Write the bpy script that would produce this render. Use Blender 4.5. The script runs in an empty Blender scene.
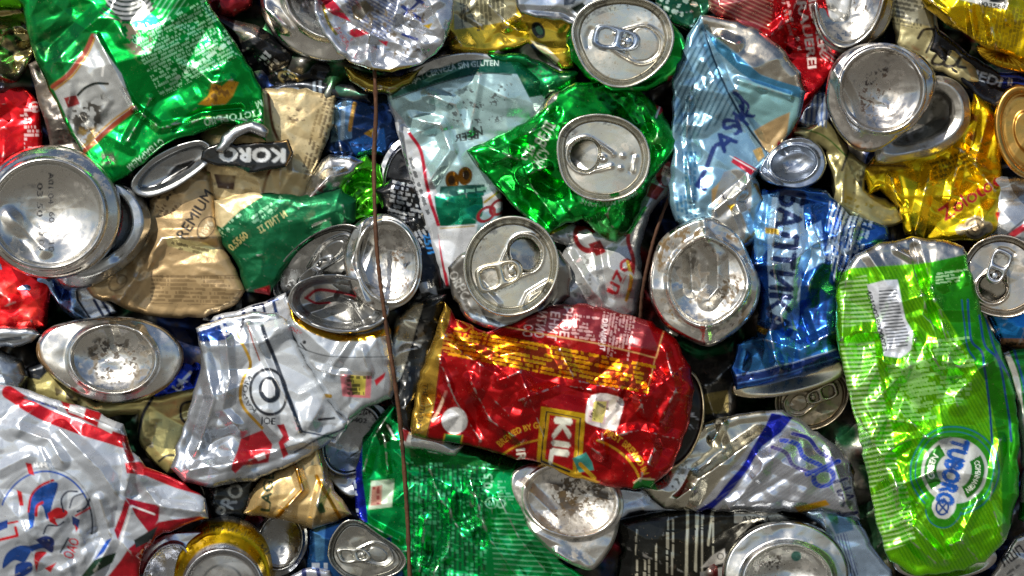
import bpy, math, random
import numpy as np
from math import radians, sin, cos, pi

# ------------------------------------------------------------------ camera, world, sun
S = 0.00055            # metres per photo pixel on the bale face
D = 1.0                # camera distance from the bale face
DP = D / S
HS = 1.18              # depth of the pile
ZC = 0.80              # height of the picture centre above the ground
scene = bpy.context.scene
COL = scene.collection

cam_data = bpy.data.cameras.new("camera")
cam = bpy.data.objects.new("camera", cam_data)
COL.objects.link(cam)
cam.location = (0, -D, ZC)
cam.rotation_euler = (radians(90), 0, 0)
cam_data.sensor_width = 36
cam_data.lens = 36 * D / (1024 * S)
cam_data.clip_start = 0.01
cam_data.clip_end = 500
scene.camera = cam

SUN_DIR = np.array([-0.40, -0.62, 0.68]); SUN_DIR /= np.linalg.norm(SUN_DIR)   # towards the sun
SUN_EL = math.asin(SUN_DIR[2]); SUN_AZ = math.atan2(SUN_DIR[0], SUN_DIR[1])
world = bpy.data.worlds.new("World"); scene.world = world; world.use_nodes = True
wn = world.node_tree
bgn = wn.nodes["Background"]; bgn.inputs[1].default_value = 0.09
sky = wn.nodes.new("ShaderNodeTexSky"); sky.sky_type = 'NISHITA'; sky.sun_disc = False
sky.sun_elevation = SUN_EL; sky.sun_rotation = SUN_AZ
wn.links.new(sky.outputs[0], bgn.inputs[0])
sd_ = bpy.data.lights.new("sun", 'SUN'); sd_.energy = 5.0; sd_.angle = radians(0.5); sd_.color = (1, 0.94, 0.84)
sun = bpy.data.objects.new("sun", sd_); COL.objects.link(sun)
from mathutils import Vector
sun.rotation_euler = Vector(SUN_DIR).to_track_quat('Z', 'Y').to_euler()
scene.view_settings.view_transform = 'Standard'; scene.view_settings.look = 'None'
scene.view_settings.exposure = 0.2; scene.view_settings.gamma = 1.0
scene.cycles.max_bounces = 7; scene.cycles.glossy_bounces = 5; scene.cycles.diffuse_bounces = 3
scene.cycles.sample_clamp_indirect = 4
scene.cycles.caustics_reflective = False

# ------------------------------------------------------------------ small maths
def lin(hexs):
    h = hexs.lstrip('#'); r = []
    for i in (0, 2, 4):
        v = int(h[i:i+2], 16) / 255
        r.append(v / 12.92 if v <= 0.04045 else ((v + 0.055) / 1.055) ** 2.4)
    return np.array(r)

def W(x, y, h):
    """photo-plane position and height above the bale face (all in px) -> metres"""
    x = np.asarray(x, float); y = np.asarray(y, float); h = np.asarray(h, float)*HS
    k = (1 - h / DP) * S
    return np.stack([(x - 512) * k + 0 * h, -h * S + 0 * x, ZC + (288 - y) * k], -1)

def chaikin(p, n=1, q=0.2):
    p = np.asarray(p, float)
    for _ in range(n):
        a = p; b = np.roll(p, -1, 0)
        p = np.stack([a * (1 - q) + b * q, a * q + b * (1 - q)], 1).reshape(-1, 2)
    return p

def rough(p, seed, amp=0.8, stepp=7):
    """subdivide an outline and give it a small irregular wobble"""
    rng = np.random.default_rng(seed); out = []
    n = len(p)
    for i in range(n):
        a, b = p[i], p[(i+1) % n]; L = np.hypot(*(b - a)); k = max(1, int(L / stepp))
        for j in range(k):
            q = a + (b - a) * j / k
            out.append(q + rng.normal(0, amp, 2))
    return np.array(out)

def sdist(X, Y, poly):
    """signed distance (inside positive) and nearest boundary point"""
    poly = np.asarray(poly, float)
    best = np.full(X.shape, 1e18); NX = np.zeros(X.shape); NY = np.zeros(X.shape)
    ins = np.zeros(X.shape, bool)
    n = len(poly)
    for i in range(n):
        x0, y0 = poly[i]; x1, y1 = poly[(i+1) % n]
        dx, dy = x1 - x0, y1 - y0; L = dx*dx + dy*dy + 1e-12
        t = np.clip(((X - x0) * dx + (Y - y0) * dy) / L, 0, 1)
        qx = x0 + t*dx; qy = y0 + t*dy
        d = (X-qx)**2 + (Y-qy)**2
        m = d < best
        best = np.where(m, d, best); NX = np.where(m, qx, NX); NY = np.where(m, qy, NY)
        if y0 != y1:
            c = ((y0 > Y) != (y1 > Y)) & (X < (x1-x0) * (Y-y0) / (y1-y0) + x0)
            ins ^= c
    d = np.sqrt(best)
    return np.where(ins, d, -d), NX, NY

def ldist(X, Y, pts):
    best = np.full(X.shape, 1e18)
    for i in range(len(pts)-1):
        x0, y0 = pts[i]; x1, y1 = pts[i+1]
        dx, dy = x1-x0, y1-y0; L = dx*dx+dy*dy+1e-12
        t = np.clip(((X-x0)*dx + (Y-y0)*dy)/L, 0, 1)
        best = np.minimum(best, (X-x0-t*dx)**2 + (Y-y0-t*dy)**2)
    return np.sqrt(best)

def vnoise(X, Y, s, seed):
    """smooth value noise, -1..1"""
    x = X / s + 1000; y = Y / s + 1000
    xi = np.floor(x).astype(np.int64); yi = np.floor(y).astype(np.int64)
    fx = x - xi; fy = y - yi; fx = fx*fx*(3-2*fx); fy = fy*fy*(3-2*fy)
    def h(a, b):
        n = (a * 374761393 + b * 668265263 + seed * 1442695041) & 0xffffffff
        n = ((n ^ (n >> 13)) * 1274126177) & 0xffffffff
        return ((n ^ (n >> 16)) & 0xffff) / 32767.5 - 1
    return (h(xi, yi)*(1-fx) + h(xi+1, yi)*fx)*(1-fy) + (h(xi, yi+1)*(1-fx) + h(xi+1, yi+1)*fx)*fy

def facets(X, Y, s, seed):
    """piecewise flat crumple of cell size s: sharp creases between random triangles, -1..1"""
    x = X / s + 500; y = Y / s + 500
    # warp so the cells are irregular
    wx = vnoise(X, Y, s*1.7, seed+11)*0.55; wy = vnoise(X, Y, s*1.7, seed+12)*0.55
    x = x + wx; y = y + wy
    xi = np.floor(x).astype(np.int64); yi = np.floor(y).astype(np.int64); fx = x-xi; fy = y-yi
    def h(a, b, k=0):
        n = (a * 374761393 + b * 668265263 + (seed+k) * 1442695041) & 0xffffffff
        n = ((n ^ (n >> 13)) * 1274126177) & 0xffffffff
        return ((n ^ (n >> 16)) & 0xffff) / 32767.5 - 1
    a = h(xi, yi); b = h(xi+1, yi); c = h(xi, yi+1); d = h(xi+1, yi+1)
    diag = h(xi, yi, 7) > 0
    # diagonal a-d
    z1 = np.where(fx > fy, a + (b-a)*fx + (d-b)*fy, a + (d-c)*fx + (c-a)*fy)
    # diagonal b-c
    z2 = np.where(fx + fy < 1, a + (b-a)*fx + (c-a)*fy, d + (c-d)*(1-fx) + (b-d)*(1-fy))
    return np.where(diag, z1, z2)

def crumple(X, Y, seed, amp=1.0, ang=0.0, st=1.6, scales=((62, 8.0), (27, 3.6), (11, 1.2))):
    c, s = cos(radians(ang)), sin(radians(ang))
    U = (X*c + Y*s) / st; V = (-X*s + Y*c)
    z = np.zeros(X.shape)
    for i, (sc, a) in enumerate(scales):
        w = 1 if i == 0 else 0.35 + 0.65*np.clip(vnoise(X, Y, sc*2.2, seed+90+i)+0.5, 0, 1)
        z += a * amp * w * facets(U, V, sc, seed + 31*i)
    return z

def folds(X, Y, seed, amp, ang, d, x0, y0, step):
    """sharp random fold lines, mostly running along ang"""
    rng = np.random.default_rng(seed+777); z = np.zeros(X.shape)
    area = float((d > 0).sum())*step*step; n = int(area/1300*min(1.5, .5+.5*amp))
    ins = np.argwhere(d > 2)
    if not len(ins): return z
    for _ in range(n):
        r, c = ins[rng.integers(len(ins))]
        p = np.array([X[r, c], Y[r, c]]); th = radians(ang+90) + rng.normal(0, .75)
        Ls = rng.uniform(14, 55); pts = [p]
        for k in range(rng.integers(1, 4)):
            p = p + Ls*np.array([cos(th), sin(th)]); pts.append(p); th += rng.normal(0, .7); Ls *= rng.uniform(.5, 1)
        pts = np.array(pts); w = rng.uniform(4, 15); a = rng.uniform(.5, 1)*w*.36*amp*(1 if rng.random() < .6 else -1)
        lo = pts.min(0)-w; hi = pts.max(0)+w
        c0, c1 = max(0, int((lo[0]-x0)/step)), int((hi[0]-x0)/step)+2; r0, r1 = max(0, int((lo[1]-y0)/step)), int((hi[1]-y0)/step)+2
        if c1 <= c0 or r1 <= r0: continue
        xx = X[r0:r1, c0:c1]; yy = Y[r0:r1, c0:c1]
        if not xx.size: continue
        # taper along the fold
        pr = np.hypot(xx-pts[len(pts)//2][0], yy-pts[len(pts)//2][1]); tp = np.clip(1.25-pr/(np.hypot(*(hi-lo))*.6), .15, 1)
        z[r0:r1, c0:c1] += a*tp*np.clip(1-ldist(xx, yy, pts)/w, 0, 1)
    return z

def blur(Z, n=1):
    for _ in range(n):
        P = np.pad(Z, 1, mode='edge')
        Z = (P[1:-1, 1:-1]*4 + 2*(P[:-2, 1:-1]+P[2:, 1:-1]+P[1:-1, :-2]+P[1:-1, 2:]) + P[:-2, :-2]+P[2:, 2:]+P[:-2, 2:]+P[2:, :-2]) / 16
    return Z

# ------------------------------------------------------------------ lettering -> bitmaps
_tc = {}
def text_bitmap(s, res=26):
    if s in _tc: return _tc[s]
    cu = bpy.data.curves.new("t", 'FONT'); cu.body = s; cu.size = 1; cu.resolution_u = 3
    cu.fill_mode = 'FRONT'
    ob = bpy.data.objects.new("t", cu); COL.objects.link(ob)
    dg = bpy.context.evaluated_depsgraph_get(); dg.update()
    me = ob.evaluated_get(dg).to_mesh(); me.calc_loop_triangles()
    v = np.array([p.co[:2] for p in me.vertices]) if len(me.vertices) else np.zeros((3, 2))
    tr = [tuple(t.vertices) for t in me.loop_triangles]
    ob.evaluated_get(dg).to_mesh_clear()
    bpy.data.objects.remove(ob); bpy.data.curves.remove(cu)
    x0, x1 = v[:, 0].min(), v[:, 0].max()
    y0, y1 = -0.25, 0.95
    w = int((x1-x0)*res)+3; h = int((y1-y0)*res)+2
    B = np.zeros((h, w))
    P = np.stack([(v[:, 0]-x0)*res+1, (v[:, 1]-y0)*res], -1)
    for t in tr:
        a, b, c = P[list(t)]
        xa, xb = int(min(a[0], b[0], c[0])), int(max(a[0], b[0], c[0]))+2
        ya, yb = int(min(a[1], b[1], c[1])), int(max(a[1], b[1], c[1]))+2
        xa = max(xa, 0); ya = max(ya, 0); xb = min(xb, w); yb = min(yb, h)
        if xb <= xa or yb <= ya: continue
        gx, gy = np.meshgrid(np.arange(xa, xb), np.arange(ya, yb))
        e = lambda p, q: (q[0]-p[0])*(gy-p[1]) - (q[1]-p[1])*(gx-p[0])
        e1, e2, e3 = e(a, b), e(b, c), e(c, a)
        m = ((e1 >= 0) & (e2 >= 0) & (e3 >= 0)) | ((e1 <= 0) & (e2 <= 0) & (e3 <= 0))
        B[ya:yb, xa:xb] = np.maximum(B[ya:yb, xa:xb], m)
    _tc[s] = (B, res, x1-x0)
    return _tc[s]

# ------------------------------------------------------------------ art operations: each returns (mask)
def rgb(c): return lin(c) if isinstance(c, str) else np.asarray(c, float)
def P(poly, col, m=1.0, n=0):  # polygon
    poly = chaikin(poly, n) if n else np.asarray(poly, float)
    def f(X, Y, bb=poly):
        return np.clip(sdist(X, Y, poly)[0]/0.9 + .5, 0, 1)
    return (f, poly.min(0)-2, poly.max(0)+2, rgb(col), m)
def L(pts, w, col, m=1.0):     # stroke
    pts = np.asarray(pts, float)
    def f(X, Y): return np.clip((w/2 - ldist(X, Y, pts))/0.9 + .5, 0, 1)
    return (f, pts.min(0)-w-2, pts.max(0)+w+2, rgb(col), m)
def cv(pts, k=6):              # smooth a polyline
    p = np.asarray(pts, float); out = []
    q = np.vstack([2*p[0]-p[1], p, 2*p[-1]-p[-2]])
    for i in range(1, len(q)-2):
        for t in np.linspace(0, 1, k, endpoint=False):
            out.append(0.5*((2*q[i]) + (q[i+1]-q[i-1])*t + (2*q[i-1]-5*q[i]+4*q[i+1]-q[i+2])*t*t + (-q[i-1]+3*q[i]-3*q[i+1]+q[i+2])*t**3))
    out.append(p[-1]); return np.array(out)
def E(cx, cy, a, b, rot, col, m=1.0, w=None, a0=None, a1=None):   # ellipse or ring of width w
    c, s = cos(radians(rot)), sin(radians(rot)); R = max(a, b)+2+(w or 0)
    def f(X, Y):
        u = ((X-cx)*c + (Y-cy)*s)/a; v = (-(X-cx)*s + (Y-cy)*c)/b
        r = np.hypot(u, v); d = (1-r)*(a+b)/2
        if w is None: k = np.clip(d/0.9+.5, 0, 1)
        else: k = np.clip((w/2-np.abs(d))/0.9+.5, 0, 1)
        if a0 is not None:
            t = np.degrees(np.arctan2(Y-cy, X-cx)); t = (t - a0) % 360
            k = k * (t < (a1-a0))
        return k
    return (f, np.array([cx-R, cy-R]), np.array([cx+R, cy+R]), rgb(col), m)
def T(s, x, y, size, ang, col, m=0.3, width=None, bold=0.028, flip=False):
    """lettering centred at x,y; size = capital height in px; ang = reading direction, clockwise"""
    c, sn = cos(radians(ang)), sin(radians(ang))
    B, res, wd = text_bitmap(s)
    k = size/0.70; kw = k if width is None else width/wd
    R = max(wd*kw, k)*0.75+4
    def f(X, Y):
        u = ((X-x)*c + (Y-y)*sn)/kw; v = ((X-x)*sn - (Y-y)*c)/k
        if flip: u = -u
        return sample(B, (u+wd/2)*res+1, (v+0.35+0.25)*res, bold*res)
    return (f, np.array([x-R, y-R]), np.array([x+R, y+R]), rgb(col), m)
def TA(s, cx, cy, r, mid, size, col, m=0.3, inward=False, span=None, bold=0.03):
    """lettering on an arc: centre, baseline radius, middle angle (clockwise from +x)"""
    B, res, wd = text_bitmap(s); k = size/0.70
    kw = k if span is None else radians(span)*r/wd
    R = r + size*2
    def f(X, Y):
        a = np.arctan2(Y-cy, X-cx) - radians(mid); a = (a+pi) % (2*pi) - pi
        d = np.hypot(X-cx, Y-cy)
        if inward: u = -a*r/kw; v = (r-d)/k
        else: u = a*r/kw; v = (d-r)/k
        return sample(B, (u+wd/2)*res+1, (v+0.25)*res, bold*res)
    return (f, np.array([cx-R, cy-R]), np.array([cx+R, cy+R]), rgb(col), m)
def sample(B, x, y, bold=0):
    h, w = B.shape
    def g(x, y):
        xi = np.floor(x).astype(int); yi = np.floor(y).astype(int)
        ok = (xi >= 0) & (yi >= 0) & (xi < w-1) & (yi < h-1)
        xi = np.clip(xi, 0, w-2); yi = np.clip(yi, 0, h-2); fx = np.clip(x-xi, 0, 1); fy = np.clip(y-yi, 0, 1)
        v = (B[yi, xi]*(1-fx)+B[yi, xi+1]*fx)*(1-fy) + (B[yi+1, xi]*(1-fx)+B[yi+1, xi+1]*fx)*fy
        return v*ok
    r = g(x, y)
    if bold:
        for dx, dy in ((bold, 0), (-bold, 0), (0, bold), (0, -bold)): r = np.maximum(r, g(x+dx, y+dy))
    return r
def M(cx, cy, w, h, ang, lh, col, m=0.4, fill=0.55, seed=1, cw=1.6, op=0.8, words=True):
    """block of small print: rows of broken strokes"""
    c, s = cos(radians(ang)), sin(radians(ang)); R = math.hypot(w, h)/2+2
    def f(X, Y):
        u = (X-cx)*c + (Y-cy)*s + w/2; v = -(X-cx)*s + (Y-cy)*c + h/2
        row = np.floor(v/lh).astype(np.int64); fv = v/lh-row
        ch = np.floor(u/cw).astype(np.int64)
        n = (ch*374761393 + row*668265263 + seed*97) & 0xffffffff; n = ((n ^ (n >> 13))*1274126177) & 0xffffffff
        r = ((n ^ (n >> 16)) & 0xffff)/65535
        wd = np.floor(u/(cw*5) + row*0.37).astype(np.int64); n2 = (wd*7919 + row*104729 + seed) & 0xffffffff; n2 = ((n2 ^ (n2 >> 13))*1274126177) & 0xffffffff
        gap = (((n2 ^ (n2 >> 16)) & 0xff)/255 < 0.12) if words else False
        ins = (u > 0) & (u < w - 5*(((row*2654435761) >> 7) & 3)) & (v > 0) & (v < h)
        k = (np.abs(fv-0.5) < 0.33) & (r < fill) & ins & ~np.asarray(gap)
        return k*op
    return (f, np.array([cx-R, cy-R]), np.array([cx+R, cy+R]), rgb(col), m)
def B(cx, cy, w, h, ang, bg, fg, seed=3, wav=0.0, cw=1.5):
    """bar code block; bars run along the reading direction ang"""
    c, s = cos(radians(ang)), sin(radians(ang)); R = math.hypot(w, h)/2+2
    def core(X, Y, bars):
        u = (X-cx)*c + (Y-cy)*s; v = -(X-cx)*s + (Y-cy)*c + wav*np.sin(((X-cx)*c + (Y-cy)*s)*0.22)
        ins = np.clip(np.minimum(w/2-np.abs(u), h/2-np.abs(v))+.5, 0, 1)
        if not bars: return ins
        n = np.floor((v+h)/cw).astype(np.int64); q = (n*2654435761 + seed*77) & 0xffffffff; q = ((q ^ (q >> 13))*1274126177) & 0xffffffff
        return ins * ((((q ^ (q >> 16)) & 0xff)/255) < 0.5) * (np.abs(v) < h/2-1.5) * (np.abs(u) < w/2-2)
    lo, hi = np.array([cx-R, cy-R]), np.array([cx+R, cy+R])
    return [(lambda X, Y: core(X, Y, False), lo, hi, rgb(bg), 0.2), (lambda X, Y: core(X, Y, True), lo, hi, rgb(fg), 0.2)]
def H(poly, ang, pitch, duty, col, m=0.5, op=0.9):
    """fine parallel lines inside a polygon"""
    c, s = cos(radians(ang)), sin(radians(ang)); poly = np.asarray(poly, float)
    def f(X, Y):
        v = -X*s + Y*c
        k = np.clip((duty/2 - np.abs((v/pitch) % 1 - .5))*pitch/0.8+.5, 0, 1)
        return k*op*np.clip(sdist(X, Y, poly)[0]+.5, 0, 1)
    return (f, poly.min(0)-2, poly.max(0)+2, rgb(col), m)
def SP(poly, col, m=0.1, s=4, th=0.25, seed=1, op=0.95):
    """irregular stains or specks inside a polygon"""
    poly = np.asarray(poly, float)
    def f(X, Y):
        n = vnoise(X, Y, s, seed)*0.6 + vnoise(X, Y, s*0.45, seed+1)*0.5 + vnoise(X, Y, s*3, seed+2)*0.35
        d = sdist(X, Y, poly)[0]
        return op*np.clip((n-th)*5, 0, 1)*np.clip(d/5, 0, 1)
    return (f, poly.min(0)-2, poly.max(0)+2, rgb(col), m)

def flat_ops(ops):
    out = []
    for o in ops:
        if isinstance(o, list): out += flat_ops(o)
        else: out.append(o)
    return out
def paint(X, Y, base, metal, ops):
    C = np.empty((len(X), 4)); C[:, :3] = rgb(base); C[:, 3] = metal
    for f, lo, hi, col, m in flat_ops(ops):
        i = np.where((X >= lo[0]) & (X <= hi[0]) & (Y >= lo[1]) & (Y <= hi[1]))[0]
        if not len(i): continue
        k = f(X[i], Y[i])[:, None]
        C[i, :3] = C[i, :3]*(1-k) + col*k; C[i, 3:] = C[i, 3:]*(1-k) + m*k
    return C

# ------------------------------------------------------------------ materials
def can_material(name, rough0=0.22, dirt=0.25, bump=0.25, scratch=0.0, dirtcol='5b4a35', coat=0.0, aniso=0.0):
    mt = bpy.data.materials.new(name); mt.use_nodes = True
    nt = mt.node_tree; N = nt.nodes; LK = nt.links.new
    b = N["Principled BSDF"]
    at = N.new("ShaderNodeAttribute"); at.attribute_name = "paint"
    tc = N.new("ShaderNodeTexCoord"); oi = N.new("ShaderNodeObjectInfo")
    ad = N.new("ShaderNodeVectorMath"); ad.operation = 'ADD'
    LK(tc.outputs['Object'], ad.inputs[0])
    mr = N.new("ShaderNodeMath"); mr.operation = 'MULTIPLY'; mr.inputs[1].default_value = 7
    LK(oi.outputs['Random'], mr.inputs[0]); LK(mr.outputs[0], ad.inputs[1])
    def noise(scale, det=3, rg=0.6):
        n = N.new("ShaderNodeTexNoise"); n.inputs['Scale'].default_value = scale
        n.inputs['Detail'].default_value = det; n.inputs['Roughness'].default_value = rg
        LK(ad.outputs[0], n.inputs['Vector']); return n
    def ramp(src, a, bb, lo=0.0, hi=1.0):
        r = N.new("ShaderNodeMapRange"); r.inputs[1].default_value = a; r.inputs[2].default_value = bb
        r.inputs[3].default_value = lo; r.inputs[4].default_value = hi; LK(src, r.inputs[0]); return r.outputs[0]
    n1 = noise(75, 6, 0.72)        # grime patches
    n2 = noise(900, 2)             # specks
    n3 = noise(160, 4)
    g = ramp(n1.outputs[0], 0.62 - 0.12*dirt, 0.80 - 0.1*dirt, 0, min(1, 0.35+dirt))
    sp = ramp(n2.outputs[0], 0.70 - 0.03*dirt, 0.74 - 0.03*dirt, 0, 0.8)
    mx = N.new("ShaderNodeMath"); mx.operation = 'MAXIMUM'; LK(g, mx.inputs[0]); LK(sp, mx.inputs[1])
    mc = N.new("ShaderNodeMixRGB"); LK(mx.outputs[0], mc.inputs[0]); LK(at.outputs['Color'], mc.inputs[1])
    mc.inputs[2].default_value = (*lin(dirtcol), 1)
    LK(mc.outputs[0], b.inputs['Base Color'])
    inv = N.new("ShaderNodeMath"); inv.operation = 'SUBTRACT'; inv.inputs[0].default_value = 1; LK(mx.outputs[0], inv.inputs[1])
    mm = N.new("ShaderNodeMath"); mm.operation = 'MULTIPLY'; LK(inv.outputs[0], mm.inputs[0]); LK(at.outputs['Alpha'], mm.inputs[1])
    LK(mm.outputs[0], b.inputs['Metallic'])
    r1 = ramp(n3.outputs[0], 0.3, 0.7, rough0-0.07, rough0+0.12)
    r2 = N.new("ShaderNodeMath"); r2.operation = 'MULTIPLY_ADD'; LK(mx.outputs[0], r2.inputs[0]); r2.inputs[1].default_value = 0.5; LK(r1, r2.inputs[2])
    LK(r2.outputs[0], b.inputs['Roughness'])
    nb = noise(330, 3)
    bp = N.new("ShaderNodeBump"); bp.inputs['Strength'].default_value = bump; bp.inputs['Distance'].default_value = 0.0006
    LK(nb.outputs[0], bp.inputs['Height']); LK(bp.outputs[0], b.inputs['Normal'])
    if aniso:
        b.inputs['Anisotropic'].default_value = aniso
        tg = N.new('ShaderNodeTangent'); tg.direction_type = 'RADIAL'; tg.axis = 'Y'; LK(tg.outputs[0], b.inputs['Tangent'])
    if coat:
        b.inputs['Coat Weight'].default_value = coat; b.inputs['Coat Roughness'].default_value = 0.08
    return mt
MAT = {
 'foil': can_material("printed_foil", 0.24, 0.22, 0.10, coat=0.12),
 'dull': can_material("dull_print", 0.34, 0.3, 0.3),
 'alu':  can_material("bare_aluminium", 0.27, 0.35, 0.10),
 'spun': can_material("spun_aluminium", 0.25, 0.5, 0.06, aniso=0.6),
 'dirty': can_material("dirty_aluminium", 0.33, 0.95, 0.3, dirtcol='4a3c28'),
 'rust': can_material("rusty_steel", 0.75, 0.9, 1.0, dirtcol='3a2416'),
}

# ------------------------------------------------------------------ mesh building
def make_mesh(name, V, F, C, mat, parent, origin):
    me = bpy.data.meshes.new(name)
    V = np.asarray(V) - origin
    F = np.asarray(F)
    me.vertices.add(len(V)); me.vertices.foreach_set("co", V.astype(np.float32).ravel())
    k = F.shape[1]
    me.loops.add(F.size); me.loops.foreach_set("vertex_index", F.astype(np.int32).ravel())
    me.polygons.add(len(F)); me.polygons.foreach_set("loop_start", np.arange(0, F.size, k, dtype=np.int32))
    me.update(calc_edges=True); me.validate()
    me.polygons.foreach_set("use_smooth", np.ones(len(me.polygons), bool))
    at = me.color_attributes.new("paint", 'FLOAT_COLOR', 'POINT')
    at.data.foreach_set("color", C.astype(np.float32).ravel())
    me.materials.append(MAT[mat])
    o = bpy.data.objects.new(name, me); COL.objects.link(o)
    if parent is not None: o.parent = parent
    return o

def add_skirt(V, F, C, px, depth):
    """V in px space (x,y,h): fold the open border down by depth"""
    e = np.concatenate([F[:, [0, 1]], F[:, [1, 2]], F[:, [2, 3]], F[:, [3, 0]]])
    es = np.sort(e, 1); key = es[:, 0].astype(np.int64)*len(V) + es[:, 1]
    u, idx, cnt = np.unique(key, return_index=True, return_counts=True)
    be = e[idx[cnt == 1]]
    bv = np.unique(be); m = -np.ones(len(V), int); m[bv] = np.arange(len(bv)) + len(V)
    N = V[bv].copy(); N[:, 2] -= depth
    V2 = np.vstack([V, N]); C2 = np.vstack([C, C[bv]])
    q = np.stack([be[:, 1], be[:, 0], m[be[:, 0]], m[be[:, 1]]], 1)
    return V2, np.vstack([F, q]), C2

GROUP = 'crushed cans pressed into the bale'
class Can:
    def __init__(s, label, cx, cy, h=0, name='crushed_can', cat='can', group=GROUP):
        s.o = bpy.data.objects.new(name, None); COL.objects.link(s.o)
        s.org = W(cx, cy, h); s.o.location = s.org; s.o.empty_display_size = 0.01
        s.o['label'] = label; s.o['category'] = cat
        if group: s.o['group'] = group
        s.kids = []; s.name = name
    def add(s, name, V, F, C, mat, parent=None, label=None):
        Wd = W(V[:, 0], V[:, 1], V[:, 2])
        o = make_mesh(name, Wd, F, C, mat, parent or s.o, s.org)
        if label: o['label'] = label
        s.kids.append((o, parent)); return o
    def done(s):
        if len(s.kids) == 1:
            o = s.kids[0][0]; o.parent = None; o.location = s.org
            for k in ('label', 'category', 'group'):
                if k in s.o: o[k] = s.o[k]
            nm = s.name; bpy.data.objects.remove(s.o); o.name = nm
        return s
    # ---- crumpled sheet bounded by an outline, with rolled edges
    def sheet(s, poly, h, base, metal=0.9, art=(), amp=1.0, ang=0, st=1.6, seed=1, roll=7, step=1.0, mat='foil', tilt=(0, 0),
              skirt=26, holes=(), name='body', creases=(), bulge=0.0, n=1, rg=0.7, parent=None, label=None, warp=0.13,
              scales=((62, 8.0), (27, 4.2), (11, 1.0), (5.5, .22)), hf=None, soft=1, wear=.6):
        poly = chaikin(poly, n) if n else np.asarray(poly, float)
        if rg: poly = rough(poly, seed, rg)
        lo = poly.min(0)-2*step; hi = poly.max(0)+2*step
        xs = np.arange(lo[0], hi[0]+step, step); ys = np.arange(lo[1], hi[1]+step, step)
        X, Y = np.meshgrid(xs, ys)
        d, NX, NY = sdist(X, Y, poly)
        for hp in holes:
            dh, hx, hy = sdist(X, Y, chaikin(hp, 1)); dh = -dh
            m = dh < d; NX = np.where(m, hx, NX); NY = np.where(m, hy, NY); d = np.minimum(d, dh)
        cr = crumple(X, Y, seed, amp, ang, st, scales) if amp else np.zeros(X.shape)
        if amp: cr = cr + folds(X, Y, seed, amp, ang, d, xs[0], ys[0], step)
        for pts, a, w in creases:      # a px high, w px wide (V shaped)
            dd = ldist(X, Y, np.asarray(pts, float)); cr = cr + a*np.clip(1-dd/w, 0, 1)
        cr = cr*.4 + blur(cr, soft)*.6
        dd = np.clip(d, 0, None)
        t = np.clip(dd/roll, 0, 1)
        z = h + cr*(0.45+0.55*np.clip(dd/(roll*1.5), 0, 1)) - roll*(1-np.sqrt(1-(1-t)**2))*0.9
        if bulge:
            mxd = d.max(); z += bulge*np.sin(np.clip(dd/mxd, 0, 1)*pi/2)
        c0 = poly.mean(0)
        z += tilt[0]*(X-c0[0]) + tilt[1]*(c0[1]-Y)
        if hf is not None: z += hf(X, Y)
        ok = d > -0.8*step
        out = ok & (d < 0.0)
        X2 = np.where(out, NX, X); Y2 = np.where(out, NY, Y)
        cell = ok[:-1, :-1] & ok[1:, :-1] & ok[:-1, 1:] & ok[1:, 1:]
        any_in = (d[:-1, :-1] > 0) | (d[1:, :-1] > 0) | (d[:-1, 1:] > 0) | (d[1:, 1:] > 0)
        cell &= any_in
        idx = np.arange(X.size).reshape(X.shape)
        F = np.stack([idx[:-1, :-1][cell], idx[1:, :-1][cell], idx[1:, 1:][cell], idx[:-1, 1:][cell]], 1)
        used = np.unique(F); mp = -np.ones(X.size, int); mp[used] = np.arange(len(used)); F = mp[F]
        V = np.stack([X2.ravel()[used], Y2.ravel()[used], z.ravel()[used]], 1)
        wv = (cr.ravel()[used]-cr[ok].mean())*warp
        C = paint(V[:, 0]+wv, V[:, 1]+wv*0.7, base, metal, art)
        if wear and amp:
            lap = cr - blur(cr, 3); ww = lap.ravel()[used]; sc_ = np.std(ww)+1e-6
            nz = vnoise(V[:, 0], V[:, 1], 5, seed+3) + .7*vnoise(V[:, 0], V[:, 1], 2.2, seed+4)
            k = (np.clip((ww/sc_-1.5)*.8, 0, 1)*np.clip((nz+.1)*2, 0, 1)*wear)[:, None]
            C[:, :3] = C[:, :3]*(1-k) + lin('c4c2bc')*k; C[:, 3:] = C[:, 3:]*(1-k) + k
        if skirt: V, F, C = add_skirt(V, F, C, None, skirt)
        return s.add(name, V, F, C, mat, parent, label)
    # ---- radial loft: rings = [(curve, height, n)], curve = ellipse tuple or polygon
    def loft(s, c, rings, base='cccac4', metal=1.0, art=(), tilt=(0, 0), amp=0.0, seed=1, nt=200, mat='alu', name='base', parent=None,
             dents=(), creases=(), hf=None, label=None, st=1.3, ang=0, hole=None, warp=0.1, scales=((40, 5.0), (18, 2.0), (8, .6))):
        th = np.linspace(0, 2*pi, nt, endpoint=False)
        R, Hh = [], []
        for i, (curve, h, n) in enumerate(rings):
            r = radial(curve, c, th)
            if i == 0: R.append(r); Hh.append(h)
            else:
                r0, h0 = R[-1], Hh[-1]
                for j in range(1, n+1):
                    t = j/n; R.append(r0+(r-r0)*t)
                    Hh.append(h0+(h-h0)*t)
        R = np.array(R); Hh = np.array(Hh)[:, None]*np.ones_like(th)
        # centre offset of each ring is carried by the curves themselves
        X = c[0]+R*np.cos(th); Y = c[1]+R*np.sin(th); Z = Hh.copy()
        if amp: 
            cr = crumple(X, Y, seed, amp, ang, st, scales)
        else: cr = np.zeros(X.shape)
        for pts, a, w in creases:
            dd = ldist(X, Y, np.asarray(pts, float)); cr = cr + a*np.clip(1-dd/w, 0, 1)
        for x, y, r, a in dents:
            cr = cr + a*np.exp(-((X-x)**2+(Y-y)**2)/(r*r))
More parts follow.
